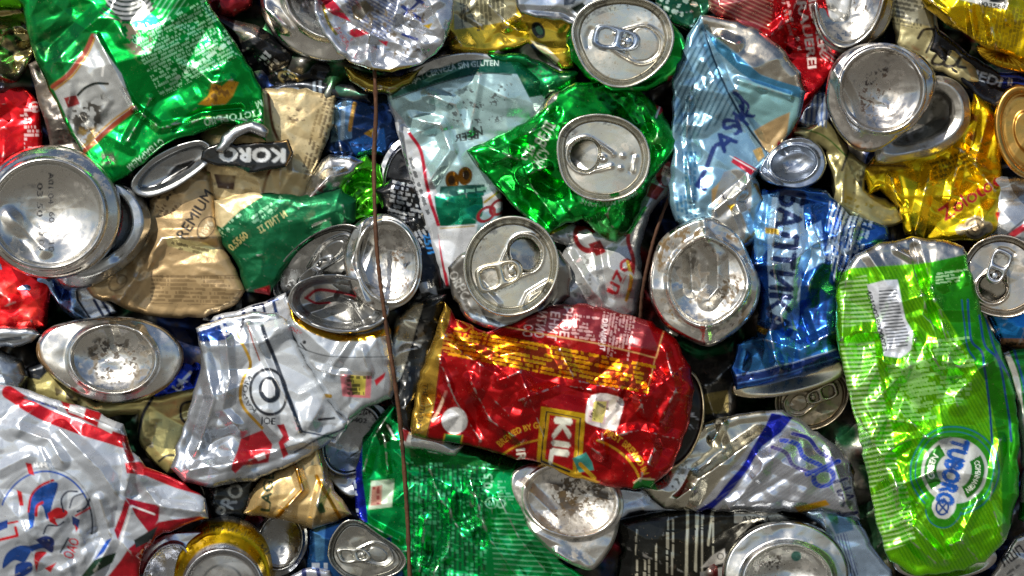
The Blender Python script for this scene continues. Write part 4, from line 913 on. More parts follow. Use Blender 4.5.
c = Can('angular silver can base with earthy stains and pointed corners, beside the reddish rod', 705, 280, 30)
c.bottom((706, 280), [(703, 214), (728, 224), (742, 238), (750, 258), (762, 282), (757, 308), (744, 326), (722, 342), (708, 348), (688, 340), (664, 326), (650, 302), (648, 276), (656, 244), (672, 228)],
   [(705, 235), (722, 242), (740, 256), (750, 282), (742, 304), (724, 320), (704, 328), (682, 318), (668, 294), (668, 268), (682, 248)], 84, depth=8, rise=7, seed=137, amp=.9, tilt=(.02, .02), mat='alu',
   art=[SP([(652, 240), (700, 216), (705, 236), (680, 255), (664, 270), (655, 280)], '6a5430', .1, 4, .0, 7), SP([(706, 220), (738, 232), (745, 250), (716, 238)], '6a5430', .1, 4, .05, 17), SP([(716, 275), (748, 270), (744, 304), (716, 312)], '55452e', .1, 3, .05, 27), SP([(652, 290), (666, 296), (690, 326), (668, 324)], '6a5430', .1, 4, .1, 9), SP([(726, 318), (750, 300), (748, 322), (720, 340)], '55452e', .1, 4, .05, 29), SP([(650, 230), (760, 230), (760, 345), (650, 345)], '6a5c46', .2, 7, .3, 39, .7)],
   creases=[([(703, 214), (706, 238)], 4, 5), ([(704, 238), (718, 256), (718, 288), (708, 300)], 9, 11), ([(690, 256), (692, 290)], -6, 9), ([(706, 326), (707, 348)], 5, 6)])
c.done()

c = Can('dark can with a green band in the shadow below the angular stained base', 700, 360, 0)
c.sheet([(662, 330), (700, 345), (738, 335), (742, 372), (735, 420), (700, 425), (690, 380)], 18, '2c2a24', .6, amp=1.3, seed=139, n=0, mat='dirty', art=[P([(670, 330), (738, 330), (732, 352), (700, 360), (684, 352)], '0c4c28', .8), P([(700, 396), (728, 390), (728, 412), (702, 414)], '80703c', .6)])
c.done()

# ================================================================== right side
c = Can('red can with white slanted lettering behind the light blue can, top right', 790, 60, 0)
c.sheet([(708, -30), (860, -30), (848, 30), (836, 66), (816, 96), (800, 120), (790, 146), (774, 152), (768, 138), (786, 120), (770, 60), (735, 28), (708, 10)], 38, 'b8101c', .8, amp=1.9, seed=141, n=0,
  art=[P([(708, -20), (740, -20), (775, 10), (760, 30), (730, 26), (706, 10)], 'b44850', .8), H([(708, -20), (775, 0), (770, 30), (706, 10)], 24, 4, .4, 'e8b8a0', .7, .6), P([(825, -10), (860, -10), (846, 50), (834, 40)], 'd4d4d0', .4), P([(822, 30), (846, 40), (838, 60), (820, 56)], 'd82838', .6), H([(820, 28), (848, 36), (838, 62), (818, 58)], 40, 3.4, .4, 'f0e0dc', .4, .8),
       T('BRAUEREI', 806, 30, 8.5, 83, 'e8d8d4', .3, width=74), T('PILSNER', 817, 22, 8.5, 81, 'e8d8d4', .3, width=62), M(790, 20, 60, 10, 80, 5, 'e0b8b4', .3, .6, 3, 2), M(784, 130, 30, 8, -65, 3.5, 'd8a8a8', .4, .6, 7, 3)],
  creases=[([(740, 30), (770, 36), (790, 20), (800, -10)], 8, 10), ([(770, 40), (795, 90)], 7, 9), ([(800, 118), (778, 150)], 6, 6)])
c.done()

c = Can('grey can base cut by the top edge, right of the red can with slanted lettering', 860, 15, 10)
c.bottom((855, -5), [(828, 52), (816, 20), (818, -30), (850, -45), (885, -35), (896, -5), (892, 20), (882, 38), (858, 54), (842, 58)], (850, -8, 34, 54, 8), 46, depth=10, rise=8, seed=143, amp=.7, mat='alu', base='b0aea8',
   art=[SP([(845, -5), (880, -5), (860, 40), (846, 40)], '4a4238', .1, 2.6, .3, 4)])
c.done()

c = Can('round shiny silver can base tilted towards the light, above the gold red lettered can', 878, 98, 40)
c.bottom((878, 97), [(828, 72), (842, 52), (866, 42), (896, 44), (922, 54), (937, 74), (934, 98), (922, 118), (900, 138), (878, 152), (856, 152), (838, 134), (824, 106)],
   (882, 90, 42, 42, 20), 86, depth=11, rise=9, seed=145, amp=.6, tilt=(.05, .1), mat='alu', base='c2beb8',
   art=[SP([(852, 80), (890, 60), (900, 110), (880, 125), (858, 115)], '3c2c20', .1, 2.4, .18, 7), SP([(840, 138), (876, 142), (868, 154), (850, 152)], '8a5a30', .3, 6, -.2, 5), SP([(905, 46), (936, 68), (932, 80), (912, 58)], 'a06a48', .5, 7, .0, 15)],
   creases=[([(834, 70), (850, 100), (860, 130)], 5, 9), ([(900, 50), (930, 74)], -4, 7)])
c.done()

c = Can('gold can with red script and brown print below its hollow silver end, upper right', 940, 185, 10)
c.sheet([(862, 170), (880, 150), (930, 150), (968, 120), (975, 92), (992, 106), (1002, 140), (1003, 185), (998, 230), (980, 240), (930, 244), (905, 236), (898, 208), (880, 190), (868, 196)], 40, 'f4d01c', .98, amp=1.2, seed=151, n=0, bulge=8,
  art=[M(965, 160, 70, 22, -20, 5, '6a4c10', .6, .7, 3, 1.8), T('Zolotoe', 970, 196, 14, -33, 'a81828', .5, width=70, bold=.03), E(976, 228, 12, 12, 0, 'a89878', .4), E(976, 228, 9, 9, 0, '5c4c38', .3, w=2), E(962, 230, 6, 6, 0, 'a89878', .4), E(988, 228, 6, 6, 0, 'a89878', .4), E(976, 228, 4, 4, 0, '4c3c2c', .3, w=2), P([(862, 160), (900, 160), (910, 168), (870, 176)], 'b08c20', 1), L([(864, 165), (905, 166)], 1.5, '5c3c10', .6), SP([(965, 90), (985, 100), (975, 150), (965, 140)], '8a4c18', .8, 9, .1, 4)],
  creases=[([(892, 178), (904, 236)], 7, 8), ([(930, 170), (915, 236)], 6, 9), ([(990, 110), (975, 165), (995, 190)], 7, 9), ([(960, 150), (950, 200)], 5, 8), ([(945, 140), (990, 170)], 5, 8)])
c.loft((925, 125), [([(872, 160), (884, 110), (930, 74), (955, 78), (970, 96), (972, 122), (960, 142), (935, 156), (905, 162), (885, 166)], 30, 1),
    ([(873, 159), (885, 110), (930, 75), (955, 79), (969, 97), (971, 122), (959, 141), (934, 154), (905, 160), (885, 164)], 56, 4),
    ([(880, 152), (890, 112), (930, 80), (950, 84), (962, 99), (964, 120), (953, 136), (932, 148), (905, 154), (890, 156)], 64, 5),
    ([(890, 142), (898, 114), (930, 90), (944, 91), (953, 102), (954, 118), (946, 130), (928, 140), (906, 146), (896, 146)], 60, 4),
    ([(893, 140), (901, 114), (930, 93), (942, 94), (950, 104), (951, 117), (943, 128), (927, 137), (906, 143), (898, 142)], 44, 3), ((922, 120, .1, .1, 0), 32, 12)],
    base='c2bfb8', amp=.6, seed=19, name='base', mat='dirty', art=[SP([(890, 95), (950, 95), (950, 140), (900, 145)], '4c4830', .3, 20, -.4, 4, .7)])
c.done()

c = Can('khaki crumpled can below the tilted shiny silver base, left of the gold can', 830, 180, 0)
c.sheet([(782, 132), (806, 126), (826, 120), (850, 150), (868, 166), (866, 190), (898, 205), (904, 222), (880, 232), (856, 218), (832, 208), (832, 180), (826, 150), (802, 138)], 42, 'a29a6a', .8, amp=2.0, seed=153, n=0, mat='dull',
  art=[P([(806, 100), (826, 104), (824, 126), (808, 122)], 'c8d0d8', .4), H([(800, 96), (828, 100), (826, 128), (804, 122)], 92, 4, .5, '3c5c8c', .4), L([(842, 170), (848, 150)], 3, '2c2c20', .3), L(cv([(800, 128), (824, 136), (846, 156)]), 1.6, '3c5c1c', .4), M(860, 206, 30, 12, 20, 5, '8a7a28', .8, .6, 4, 2), SP([(830, 150), (870, 170), (860, 200), (836, 190)], '4c4428', .3, 7, .25, 4)])
c.done()
c = Can('striped blue and white can scrap between the red can and the tilted shiny silver base', 812, 112, 0)
c.sheet([(798, 100), (812, 88), (828, 92), (832, 112), (826, 130), (806, 130), (794, 122)], 30, 'b8c4d0', .6, amp=1.4, seed=154, n=0, art=[H([(794, 88), (832, 88), (832, 130), (794, 130)], 94, 5, .5, '3c5c94', .5)]); c.done()

c = Can('cream can with black handwritten script, above the gold can with the hollow silver end', 925, 48, 0)
c.sheet([(880, -30), (925, -30), (940, 30), (975, 60), (985, 84), (966, 90), (950, 76), (920, 66), (896, 44), (892, 20)], 34, 'bcb284', .6, amp=1.3, seed=155, n=0, mat='dull', bulge=3,
  art=[P([(895, -30), (930, -30), (936, 28), (910, 22), (896, 16)], '8c8a78', .5), M(913, 2, 38, 50, 12, 4.4, '26241c', .2, .8, 3, 1.6), L(cv([(918, 38), (924, 30), (934, 30), (932, 40), (926, 52)]), 3, '221c14', .2), L(cv([(940, 50), (932, 62), (942, 64), (950, 52)]), 3.4, '221c14', .2), L(cv([(950, 52), (944, 64), (954, 66), (962, 56)]), 3.4, '221c14', .2), L(cv([(962, 56), (958, 66), (966, 68)]), 3, '221c14', .2), E(940, 44, 2, 2, 0, '221c14', .2), SP([(905, 40), (925, 50), (935, 60), (920, 62)], 'a0603c', .6, 6, .0, 4)])
c.done()
c = Can('black can with a blue band and white capitals, below the gold barcode can', 985, 80, 0)
c.sheet([(935, 25), (965, 50), (1000, 72), (1050, 76), (1050, 92), (1015, 96), (995, 110), (975, 96), (958, 76), (930, 50)], 44, '16181e', .6, amp=1.2, seed=157, n=0,
  art=[P([(1000, 72), (1050, 76), (1050, 90), (1002, 88)], '162c8c', .8), T('MEDI', 984, 77, 9, 18, 'b4bcc8', .4, width=36), T('II', 1010, 82, 7, 10, 'c0c8d4', .4)])
c.done()
c = Can('bright gold can with a white barcode label, top right corner', 985, 25, 20)
c.sheet([(912, -30), (1060, -30), (1060, 66), (1020, 60), (1000, 52), (980, 46), (968, 36), (945, 24), (926, 8)], 66, 'f0cc14', .98, amp=1.3, seed=159, n=0, bulge=10,
  art=[M(1000, 32, 52, 46, 100, 3.6, '5c4c10', .7, .8, 3, 1.5, op=.6), P([(962, -30), (1010, -30), (1008, 10), (984, 6), (960, 0)], 'c4c4bc', .3), P([(990, -20), (1005, -20), (1006, 4), (990, 2)], '14140c', .2), H([(962, -30), (1008, -30), (1007, 4), (962, -6)], 92, 3, .5, '14140c', .2), T('003580', 993, 6, 4.6, 8, '1c1c14', .2, width=27), SP([(985, 0), (1005, 20), (1000, 50), (985, 45)], 'e8d010', 1, 7, .1, 4)],
  creases=[([(970, 5), (974, 40)], 6, 6), ([(990, 20), (996, 50)], 7, 7), ([(930, 0), (960, 28)], 4, 7)])
c.loft((1004, 52), [([(975, 44), (1000, 50), (1060, 62), (1060, 80), (1010, 72), (990, 64), (978, 54)], 38, 1), ([(976, 45), (1000, 51), (1058, 63), (1058, 78), (1010, 70), (991, 63), (979, 54)], 58, 3), ([(984, 50), (1002, 55), (1054, 66), (1054, 72), (1010, 65), (994, 60), (984, 54)], 60, 3), ((1004, 58, .1, .1, 0), 54, 5)], base='b48c20', name='rim', amp=.3)
c.done()
c = Can('copper coloured can lid cut by the right edge, below the gold can in the corner', 1020, 130, 10)
c.loft((1026, 132), [((1026, 132, 31, 48, -12), 30, 1), ((1026, 132, 31, 48, -12), 62, 5), ((1026, 132, 29, 46, -12), 66, 3), ((1027, 132, 26, 42, -12), 65, 2), ((1027, 132, 24, 39, -12), 56, 4), ((1028, 132, 22, 35, -12), 57, 3), ((1028, 132, 14, 22, -12), 57, 6), ((1028, 132, 13, 20, -12), 60, 2), ((1028, 132, .1, .1, 0), 60, 8)],
   base='c89a50', name='lid', amp=.4, seed=3)
c.done()
c = Can('grey white can with a red stripe, below the copper coloured lid at the right edge', 1010, 205, 0)
c.sheet([(985, 178), (1010, 176), (1060, 176), (1060, 250), (1010, 248), (990, 240), (975, 244), (985, 215)], 38, 'b8bcc0', .8, amp=1.1, seed=161, n=0, bulge=5, art=[L([(1005, 240), (1040, 218)], 7, 'a01828', .5), P([(1000, 190), (1040, 190), (1040, 200), (1000, 202)], '8a8c8c', .9), L([(1006, 236), (1036, 210)], 2, '505458', .6), P([(992, 212), (1000, 212), (998, 222), (990, 220)], 'a81830', .4)])
c.done()

c = Can('bright blue can whose silver lid has a raised tab over a dark mouth', 995, 290, 20)
c.sheet([(985, 300), (1010, 305), (1060, 300), (1060, 350), (1024, 350), (1000, 345), (990, 325)], 46, '1a78c0', .8, amp=.6, seed=163, n=0, bulge=4, art=[P([(1000, 338), (1060, 340), (1060, 352), (1000, 352)], 'a4744c', .3), SP([(1000, 338), (1060, 340), (1060, 352), (1000, 352)], '2c2418', .1, 4, .1, 4)])
c.lid((998, 274, 40, 40, 0), 84, phi=112, mouth='open', seed=165, base='b4aca0', taba=0, tabr=(.1, .06), tabz=6, tilt=(.12, -.08), wide=True, outline=[(960, 290), (962, 262), (976, 242), (998, 234), (1020, 238), (1042, 256), (1048, 284), (1036, 306), (1014, 318), (990, 316), (970, 306)], amp=.5)
c.done()

c = Can('bright green can with a round white badge reading in blue, right side, the largest can', 925, 400, 30)
tub = (955, 471)
c.sheet([(836, 290), (842, 272), (856, 254), (880, 243), (912, 237), (944, 240), (964, 246), (970, 268), (982, 312), (1000, 344), (1012, 380), (1019, 430), (1018, 495), (1006, 540), (984, 562), (950, 574), (915, 576), (890, 560), (876, 524), (866, 470), (850, 400), (836, 340)], 84, '7cd810', .9, amp=1.5, seed=171, n=0, bulge=12, step=.9, ang=80,
  art=[P([(838, 274), (856, 250), (912, 232), (966, 244), (966, 258), (930, 262), (905, 264), (880, 266), (850, 268)], 'b8b4ac', 1),
       P([(930, 262), (968, 254), (980, 300), (1006, 350), (1024, 430), (1020, 520), (1004, 540), (1000, 450), (985, 380), (955, 330), (930, 290)], '2c9410', .85), H([(846, 268), (966, 256), (1016, 400), (1016, 540), (960, 572), (900, 560), (866, 470)], 62, 3.4, .42, '2c9c10', .88, .5),
       H([(838, 282), (866, 274), (872, 320), (842, 328)], -5, 4.4, .5, 'bce0a0', .5, .8), H([(840, 344), (872, 338), (886, 410), (852, 420)], -5, 4.6, .5, 'c0e4a8', .5, .85), H([(852, 424), (890, 412), (898, 470), (868, 490)], -8, 4.8, .42, 'bce0a0', .5, .85), H([(868, 494), (906, 480), (916, 540), (884, 552)], -14, 4.6, .45, 'bce0a0', .5, .85),
       M(941, 372, 70, 66, -6, 4.6, 'a0d884', .5, .9, 3, 2.2, op=.65), M(912, 392, 44, 60, -6, 4.6, 'a0d884', .5, .9, 5, 2.2, op=.6), M(952, 276, 34, 12, -8, 3.2, 'b4dca0', .5, .9, 6, 1.4),
       P([(866, 284), (884, 280), (897, 279), (901, 296), (905, 318), (914, 334), (912, 350), (900, 358), (884, 356), (878, 334), (872, 310)], 'c4c8d0', .35), H([(878, 288), (896, 287), (902, 318), (909, 334), (908, 346), (888, 350), (884, 330), (878, 308)], -4, 3.3, .5, '182028', .2), T('4810038000023', 876, 320, 5, 74, '1c2028', .2, width=64),
       L(cv([(968, 300), (972, 340), (984, 356), (988, 400), (992, 450)]), 2.4, '10407c', .5), L(cv([(980, 316), (986, 346), (1000, 362), (1006, 400), (1010, 440)]), 2.4, '10407c', .5), L(cv([(984, 310), (996, 350), (1012, 380)]), 2.4, '10407c', .5), L(cv([(962, 300), (968, 345), (976, 360)]), 1.6, '10407c', .5),
       E(*tub, 46, 46, 0, '3cac18', .8), E(*tub, 44, 44, 0, '0c5088', .3, w=1.3), E(*tub, 39, 39, 0, '0c5088', .3, w=1.1), E(944, 508, 19, 20, 10, '3cac18', .8), E(944, 509, 18, 19, 10, '0c5088', .3, w=1.2, a0=10, a1=180),
       E(*tub, 33, 33, 0, 'b4b8b4', .25), E(*tub, 23.5, 23.5, 0, '1c6c0c', .4, w=12.5, a0=140, a1=240), E(*tub, 23.5, 23.5, 0, '1c6c0c', .4, w=12.5, a0=-32, a1=66), TA('GREEN', *tub, 20.5, 190, 6, 'd8e0d0', .2, span=60, bold=.03), TA('COPENHAGEN', *tub, 21, 17, 5, 'd8e0d0', .2, span=84, bold=.03),
       P([(952, 440), (974, 446), (958, 496), (956, 512), (948, 520), (936, 518), (931, 506), (940, 492)], 'c0c2c0', .2, 1), T('TUBORG', 953, 472, 16, 104, '1450a4', .15, width=66, bold=.07), E(943, 508, 6, 7, 10, '1c4488', .2, w=2), L([(939, 503), (948, 513)], 2, '1c4488', .2), L([(948, 503), (939, 513)], 2, '1c4488', .2)],
  creases=[([(912, 236), (918, 262), (930, 300), (944, 340), (960, 360)], -6, 6), ([(934, 300), (950, 352), (946, 380), (930, 350)], 5, 7), ([(876, 400), (900, 376), (915, 340)], 6, 9), ([(914, 526), (945, 560)], 7, 7), ([(978, 500), (960, 540), (978, 560)], 5, 7), ([(1000, 440), (990, 500), (1004, 540)], 6, 8), ([(892, 470), (910, 540), (935, 562)], 6, 8), ([(846, 280), (842, 340)], 5, 7), ([(860, 420), (884, 460), (900, 520)], 5, 9), ([(897, 250), (912, 258)], 4, 6), ([(905, 350), (895, 400), (880, 440)], -4, 8)])
c.loft((940, 570), [((945, 560, 52, 20, -4), 40, 1), ((945, 560, 52, 20, -4), 66, 4), ((945, 560, 50, 18, -4), 69, 3), ((945, 560, .1, .1, 0), 60, 10)], base='b4b0a8', name='base')
c.done()

c = Can('royal blue can with white and navy vertical lettering, left of the largest green can', 795, 290, 10)
c.sheet([(754, 200), (762, 188), (800, 184), (826, 190), (850, 214), (888, 226), (890, 240), (862, 252), (846, 272), (838, 300), (838, 350), (842, 362), (818, 372), (780, 382), (736, 390), (730, 368), (738, 344), (756, 334), (760, 300), (750, 262), (750, 230)], 54, '24549c', .92, amp=1.9, seed=181, n=0, bulge=8,
  art=[P([(756, 196), (786, 190), (784, 230), (758, 262), (752, 240)], '6aa4d8', .8), P([(784, 240), (820, 220), (826, 262), (790, 280)], '9cc8ec', .8), P([(740, 342), (770, 325), (800, 345), (830, 340), (836, 358), (780, 366), (736, 372)], '3c84cc', .9),
       P([(772, 196), (800, 190), (806, 240), (796, 330), (770, 322), (768, 250)], 'a8c8e4', .75), T('БАЛТИКА', 784, 262, 22, 96, '14244c', .4, width=142, bold=.05), P([(766, 228), (780, 230), (780, 236), (766, 234)], 'c89c30', .8), P([(752, 322), (768, 330), (766, 336), (752, 328)], 'c89c30', .8),
       M(850, 236, 60, 34, 110, 5, 'b0c8e0', .6, .8, 3, 3), H([(828, 200), (850, 206), (858, 250), (836, 290), (826, 250)], 105, 5, .4, 'c4d4e4', .6), L(cv([(734, 380), (780, 372), (840, 354)]), 10, '142c68', .7), L(cv([(734, 374), (780, 366), (838, 350)]), 1.2, 'b0c4e0', .7), L(cv([(736, 382), (780, 375), (840, 358)]), 1.2, '4c7cc0', .7), M(822, 315, 40, 20, 95, 5, '0c2c6c', .6, .7, 5, 2.6)],
  creases=[([(778, 190), (772, 260), (784, 330)], 7, 9), ([(800, 200), (812, 250), (796, 300), (810, 340)], -6, 9), ([(760, 338), (800, 350), (834, 332)], 6, 9), ([(752, 268), (790, 262), (820, 240)], 5, 9), ([(770, 330), (776, 360)], 5, 7), ([(842, 210), (836, 280)], 5, 6), ([(858, 214), (850, 250)], 5, 6)])
c.loft((790, 378), [((792, 378, 62, 16, -12), 30, 1), ((792, 378, 62, 16, -12), 42, 3), ((792, 378, 60, 14, -12), 45, 2), ((792, 378, .1, .1, 0), 38, 6)], base='c4b89c', name='rim')
c.done()

c = Can('small brownish lid with its tab, in the hollow under the royal blue can', 812, 400, 0)
c.lid((812, 398, 38, 31, -25), 36, phi=160, mouth='closed', seed=183, base='8c8270', tabc='a09a88', taba=0, amp=1.3, tilt=(.1, .15), mat='dirty')
c.done()
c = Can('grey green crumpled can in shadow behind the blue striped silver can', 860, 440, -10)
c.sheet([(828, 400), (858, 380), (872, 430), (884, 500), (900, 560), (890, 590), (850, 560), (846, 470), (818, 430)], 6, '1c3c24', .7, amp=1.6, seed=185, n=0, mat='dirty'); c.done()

c = Can('silver can with a royal blue diagonal stripe and a blue wave emblem', 760, 460, 10)
c.sheet([(640, 488), (660, 478), (686, 440), (704, 422), (730, 416), (762, 410), (784, 410), (806, 424), (836, 444), (850, 462), (858, 500), (860, 520), (820, 512), (760, 512), (700, 511), (664, 510)], 44, 'bfc3cc', .9, amp=1.1, seed=187, n=0, bulge=8,
  art=[P([(640, 488), (686, 440), (704, 420), (764, 410), (768, 424), (730, 470), (700, 505), (690, 510), (664, 512)], 'bcb8a8', 1), P([(694, 512), (716, 498), (742, 466), (758, 438), (770, 412), (792, 416), (780, 432), (762, 446), (748, 470), (726, 498), (708, 512)], '16208c', .85),
       L(cv([(772, 447), (786, 453), (794, 466), (808, 472)]), 4.4, '342860', .2), L(cv([(781, 440), (797, 444), (804, 457), (820, 465)]), 5.2, '0c2c94', .2), L(cv([(792, 433), (808, 438), (818, 451), (832, 459)]), 4.4, '20206c', .2), L([(808, 475), (838, 461)], 5.5, '0c2c94', .2), E(824, 478, 10, 8, -25, '0c2c94', .2, w=5), T('HA', 845, 492, 15, 70, '14183c', .2, width=26, bold=.04), T('J', 850, 512, 15, 80, '14183c', .2, bold=.04),
       H([(716, 500), (790, 430), (850, 470), (852, 515), (720, 512)], -35, 3.2, .3, '8c94a8', .9, .5), P([(796, 508), (826, 500), (830, 505), (800, 514)], 'e0a820', .8), SP([(640, 488), (700, 430), (700, 500)], '5c5848', .2, 3, .4, 5)],
  creases=[([(684, 508), (700, 478), (760, 436)], 8, 12), ([(712, 418), (724, 450), (700, 470)], -6, 9), ([(730, 510), (762, 470), (790, 440)], 4, 9), ([(704, 424), (722, 424), (714, 440)], 7, 7), ([(830, 450), (846, 500)], 5, 8), ([(665, 508), (690, 490)], 5, 7)])
c.done()

c = Can('pale blue and silver can strip right of the big round base at the bottom edge', 850, 545, 0)
c.sheet([(800, 510), (830, 498), (860, 518), (872, 545), (892, 570), (900, 600), (850, 600), (846, 560), (824, 530)], 36, 'a4bcd8', .85, amp=1.4, seed=189, n=0, art=[H([(830, 538), (846, 532), (858, 575), (842, 580)], 75, 3, .5, '303c6c', .5), P([(822, 500), (850, 516), (854, 530), (836, 534)], '6c98c8', .9), L([(810, 530), (840, 560)], 3, 'd8dce0', 1)])
c.done()
c = Can('big round silver can base cut by the bottom edge, right of the black striped can', 785, 560, 20)
c.bottom((786, 572), (786, 574, 64, 54, 0), (788, 580, 44, 36, 0), 58, depth=13, rise=12, seed=191, amp=.6, mat='alu', base='bcbcb8', art=[E(796, 556, 5, 5, 0, '3c7c70', .4), SP([(755, 555), (785, 550), (780, 585), (760, 585)], '50483c', .2, 2.6, .25, 4)])
c.done()
c = Can('black can with silver columns of fine print, at the bottom edge', 680, 545, 0)
c.sheet([(616, 520), (640, 512), (680, 510), (736, 510), (776, 508), (800, 520), (760, 526), (738, 545), (728, 600), (610, 600), (620, 550)], 34, '17160f', .6, amp=.9, seed=193, n=0, bulge=5,
  art=[[M(x_, 544+dy_, 60, 3.2, 91, 3.2, 'c8c4b0', .8, .85, 11+i_, 1.5, words=False) for i_, (x_, dy_) in enumerate([(629, 6), (637, 14), (645, 16), (650, 8), (657, 4), (668, 2), (673, 6), (687, 0), (696, -2), (702, 0), (713, -14)])], P([(640, 510), (672, 512), (650, 560), (636, 560)], '101210', .5, 0), P([(600, 520), (636, 514), (634, 600), (600, 600)], '0e100e', .5), L([(688, 512), (686, 576)], 2.6, 'd0ccb4', .8), L([(698, 512), (695, 570)], 2.2, 'd0ccb4', .8), L([(712, 512), (708, 545)], 2.2, 'd0ccb4', .8), P([(734, 512), (775, 512), (790, 520), (734, 523)], 'c0bcb0', .5), T('А2921А', 756, 519, 5, 2, '20201c', .2, width=28), P([(712, 555), (724, 548), (726, 562), (700, 568)], 'bcb8b0', .5), P([(700, 572), (724, 566), (724, 590), (698, 590)], 'a8a8a4', .6), E(720, 556, 3, 3, 0, '20201c', .2, w=1)])
c.done()
c = Can('silver grey can side lying in shadow under the lower right of the large red can', 632, 500, 0)
c.sheet([(600, 482), (640, 486), (662, 494), (700, 508), (680, 518), (640, 514), (610, 530), (596, 500)], 30, '9ca4b0', 1, amp=.8, seed=195, n=0, mat='alu'); c.done()

c = Can('silver can base packed with dark soil, under the lower edge of the large red can', 566, 512, 20)
c.bottom((568, 506), [(510, 470), (530, 462), (560, 464), (600, 472), (618, 484), (622, 510), (616, 540), (604, 560), (592, 572), (574, 566), (552, 554), (530, 532), (516, 508), (508, 488)],
   (571, 500, 47, 36, 12), 62, depth=9, rise=8, seed=197, amp=.9, tilt=(.0, -.1), mat='dirty', base='d0ccc4', creases=[([(530, 530), (560, 545), (592, 570)], 4, 8), ([(556, 552), (572, 562)], 7, 7), ([(524, 486), (560, 520)], 3, 9)],
   art=[SP([(545, 478), (570, 480), (585, 510), (570, 522), (548, 500)], '2c2010', .02, 4, -.35, 7), SP([(580, 478), (614, 492), (618, 508), (596, 504)], '2c2010', .02, 4, -.3, 8), SP([(545, 470), (620, 480), (612, 510), (560, 520)], '4c3c24', .05, 3, .1, 9)])
c.done()

c = Can('green can covered in fine print with a blue edge, right of the lower black wire', 480, 500, 10)
c.sheet([(360, 446), (368, 430), (382, 412), (396, 400), (402, 425), (430, 438), (470, 446), (504, 454), (530, 462), (540, 500), (560, 560), (600, 585), (604, 610), (412, 610), (400, 560), (372, 534), (358, 520), (353, 484)], 48, '0ab258', .94, amp=1.7, seed=201, n=0, bulge=8,
  art=[P([(410, 438), (520, 458), (520, 474), (410, 466)], '056a28', .9), M(446, 530, 130, 84, 92, 4.9, '0a4a2c', .7, .9, 3, 1.6, op=.85), M(448, 528, 130, 84, 92, 4.9, '58c08c', .6, .3, 13, 1.8, op=.6), T('0,5', 489, 482, 9, -88, '90d8b0', .5, width=14), E(493, 504, 5.5, 5.5, 0, '90d8b0', .5, w=1.3), T('М', 493, 504, 5, 0, '90d8b0', .5), E(503, 505, 4, 4, 0, '90d8b0', .5, w=2), M(508, 494, 18, 26, 0, 3, '70c898', .5, .8, 4, 1.6),
       H([(492, 516), (528, 510), (560, 560), (590, 600), (496, 600)], 3, 5, .28, '80d0a4', .5, .8), P([(350, 450), (362, 440), (362, 480), (367, 522), (354, 524), (349, 490)], '1424a0', .8), M(352, 485, 60, 8, 86, 4, 'c0d0e8', .4, .5, 6, 2.2),
       P([(370, 480), (393, 478), (391, 506), (367, 509)], 'b8ccb4', .4), P([(371, 486), (381, 484), (380, 504), (369, 505)], 'b08070', .3), M(375, 495, 18, 8, 92, 4, '802c2c', .3, .8, 3, 1.4), P([(376, 540), (390, 536), (391, 550), (386, 552)], '142c84', .5), T('Д', 384, 544, 6, 80, 'c8d0e0', .3), P([(384, 420), (392, 426), (396, 440), (380, 446), (376, 432)], '044a1c', .9), L([(388, 426), (396, 440)], 2, 'c8c8c0', .4)],
  creases=[([(394, 404), (372, 440), (364, 470)], 8, 9), ([(384, 436), (388, 470)], 5, 5), ([(430, 470), (440, 500), (470, 530)], 5, 8), ([(470, 480), (490, 540), (520, 580)], 7, 9), ([(460, 500), (482, 540)], -5, 8), ([(425, 520), (420, 570)], 5, 8), ([(500, 500), (520, 540), (545, 570)], 6, 8), ([(360, 520), (398, 540)], 6, 7)])
c.done()

c = Can('grey can end with a dotted stamp, right of the tan can lettered LAGER', 350, 450, 0)
c.bottom((352, 445), [(318, 450), (326, 428), (344, 410), (366, 400), (388, 404), (392, 430), (386, 470), (366, 492), (352, 502), (336, 490), (324, 474)],
   (352, 440, 27, 36, 28), 34, depth=6, rise=5, seed=203, amp=.9, base='90959a', art=[T('Л1ДИ', 360, 412, 4.5, 5, '20242c', .3, width=20), T('60402', 356, 420, 4.5, 5, '20242c', .3, width=22)])
c.done()

c = Can('tan can with green LAGER lettering and orange gold lines, below the crumpled white can', 295, 495, 10)
c.sheet([(243, 512), (250, 492), (262, 476), (292, 462), (318, 442), (326, 462), (334, 490), (352, 514), (336, 522), (312, 528), (284, 520), (252, 516)], 46, 'cdb078', .65, amp=1.1, seed=205, n=0, mat='foil', bulge=7,
  art=[T('LAGER', 268, 486, 9.5, -84, '1c3420', .3, width=50), L([(296, 466), (303, 490), (276, 520)], 4, 'b8801c', 1), L([(316, 476), (330, 500), (340, 518)], 3.6, 'b8801c', 1), P([(316, 505), (322, 502), (326, 512), (320, 514)], '2c4c24', .3)],
  creases=[([(296, 466), (303, 490), (276, 520)], 5, 7), ([(318, 444), (324, 480), (312, 526)], 6, 7)])
c.done()
c = Can('black can scrap with pale block letters, below the red patch of the crumpled white can', 222, 500, 0)
c.sheet([(196, 478), (226, 480), (258, 474), (254, 500), (244, 520), (214, 522), (204, 500)], 26, '222320', .6, amp=1.4, seed=207, n=0, art=[T('PRO', 230, 500, 14, -62, '9a9a94', .5, width=34, bold=.03), SP([(200, 480), (250, 480), (210, 500)], '7c7c74', .7, 6, .2, 4)])
c.done()

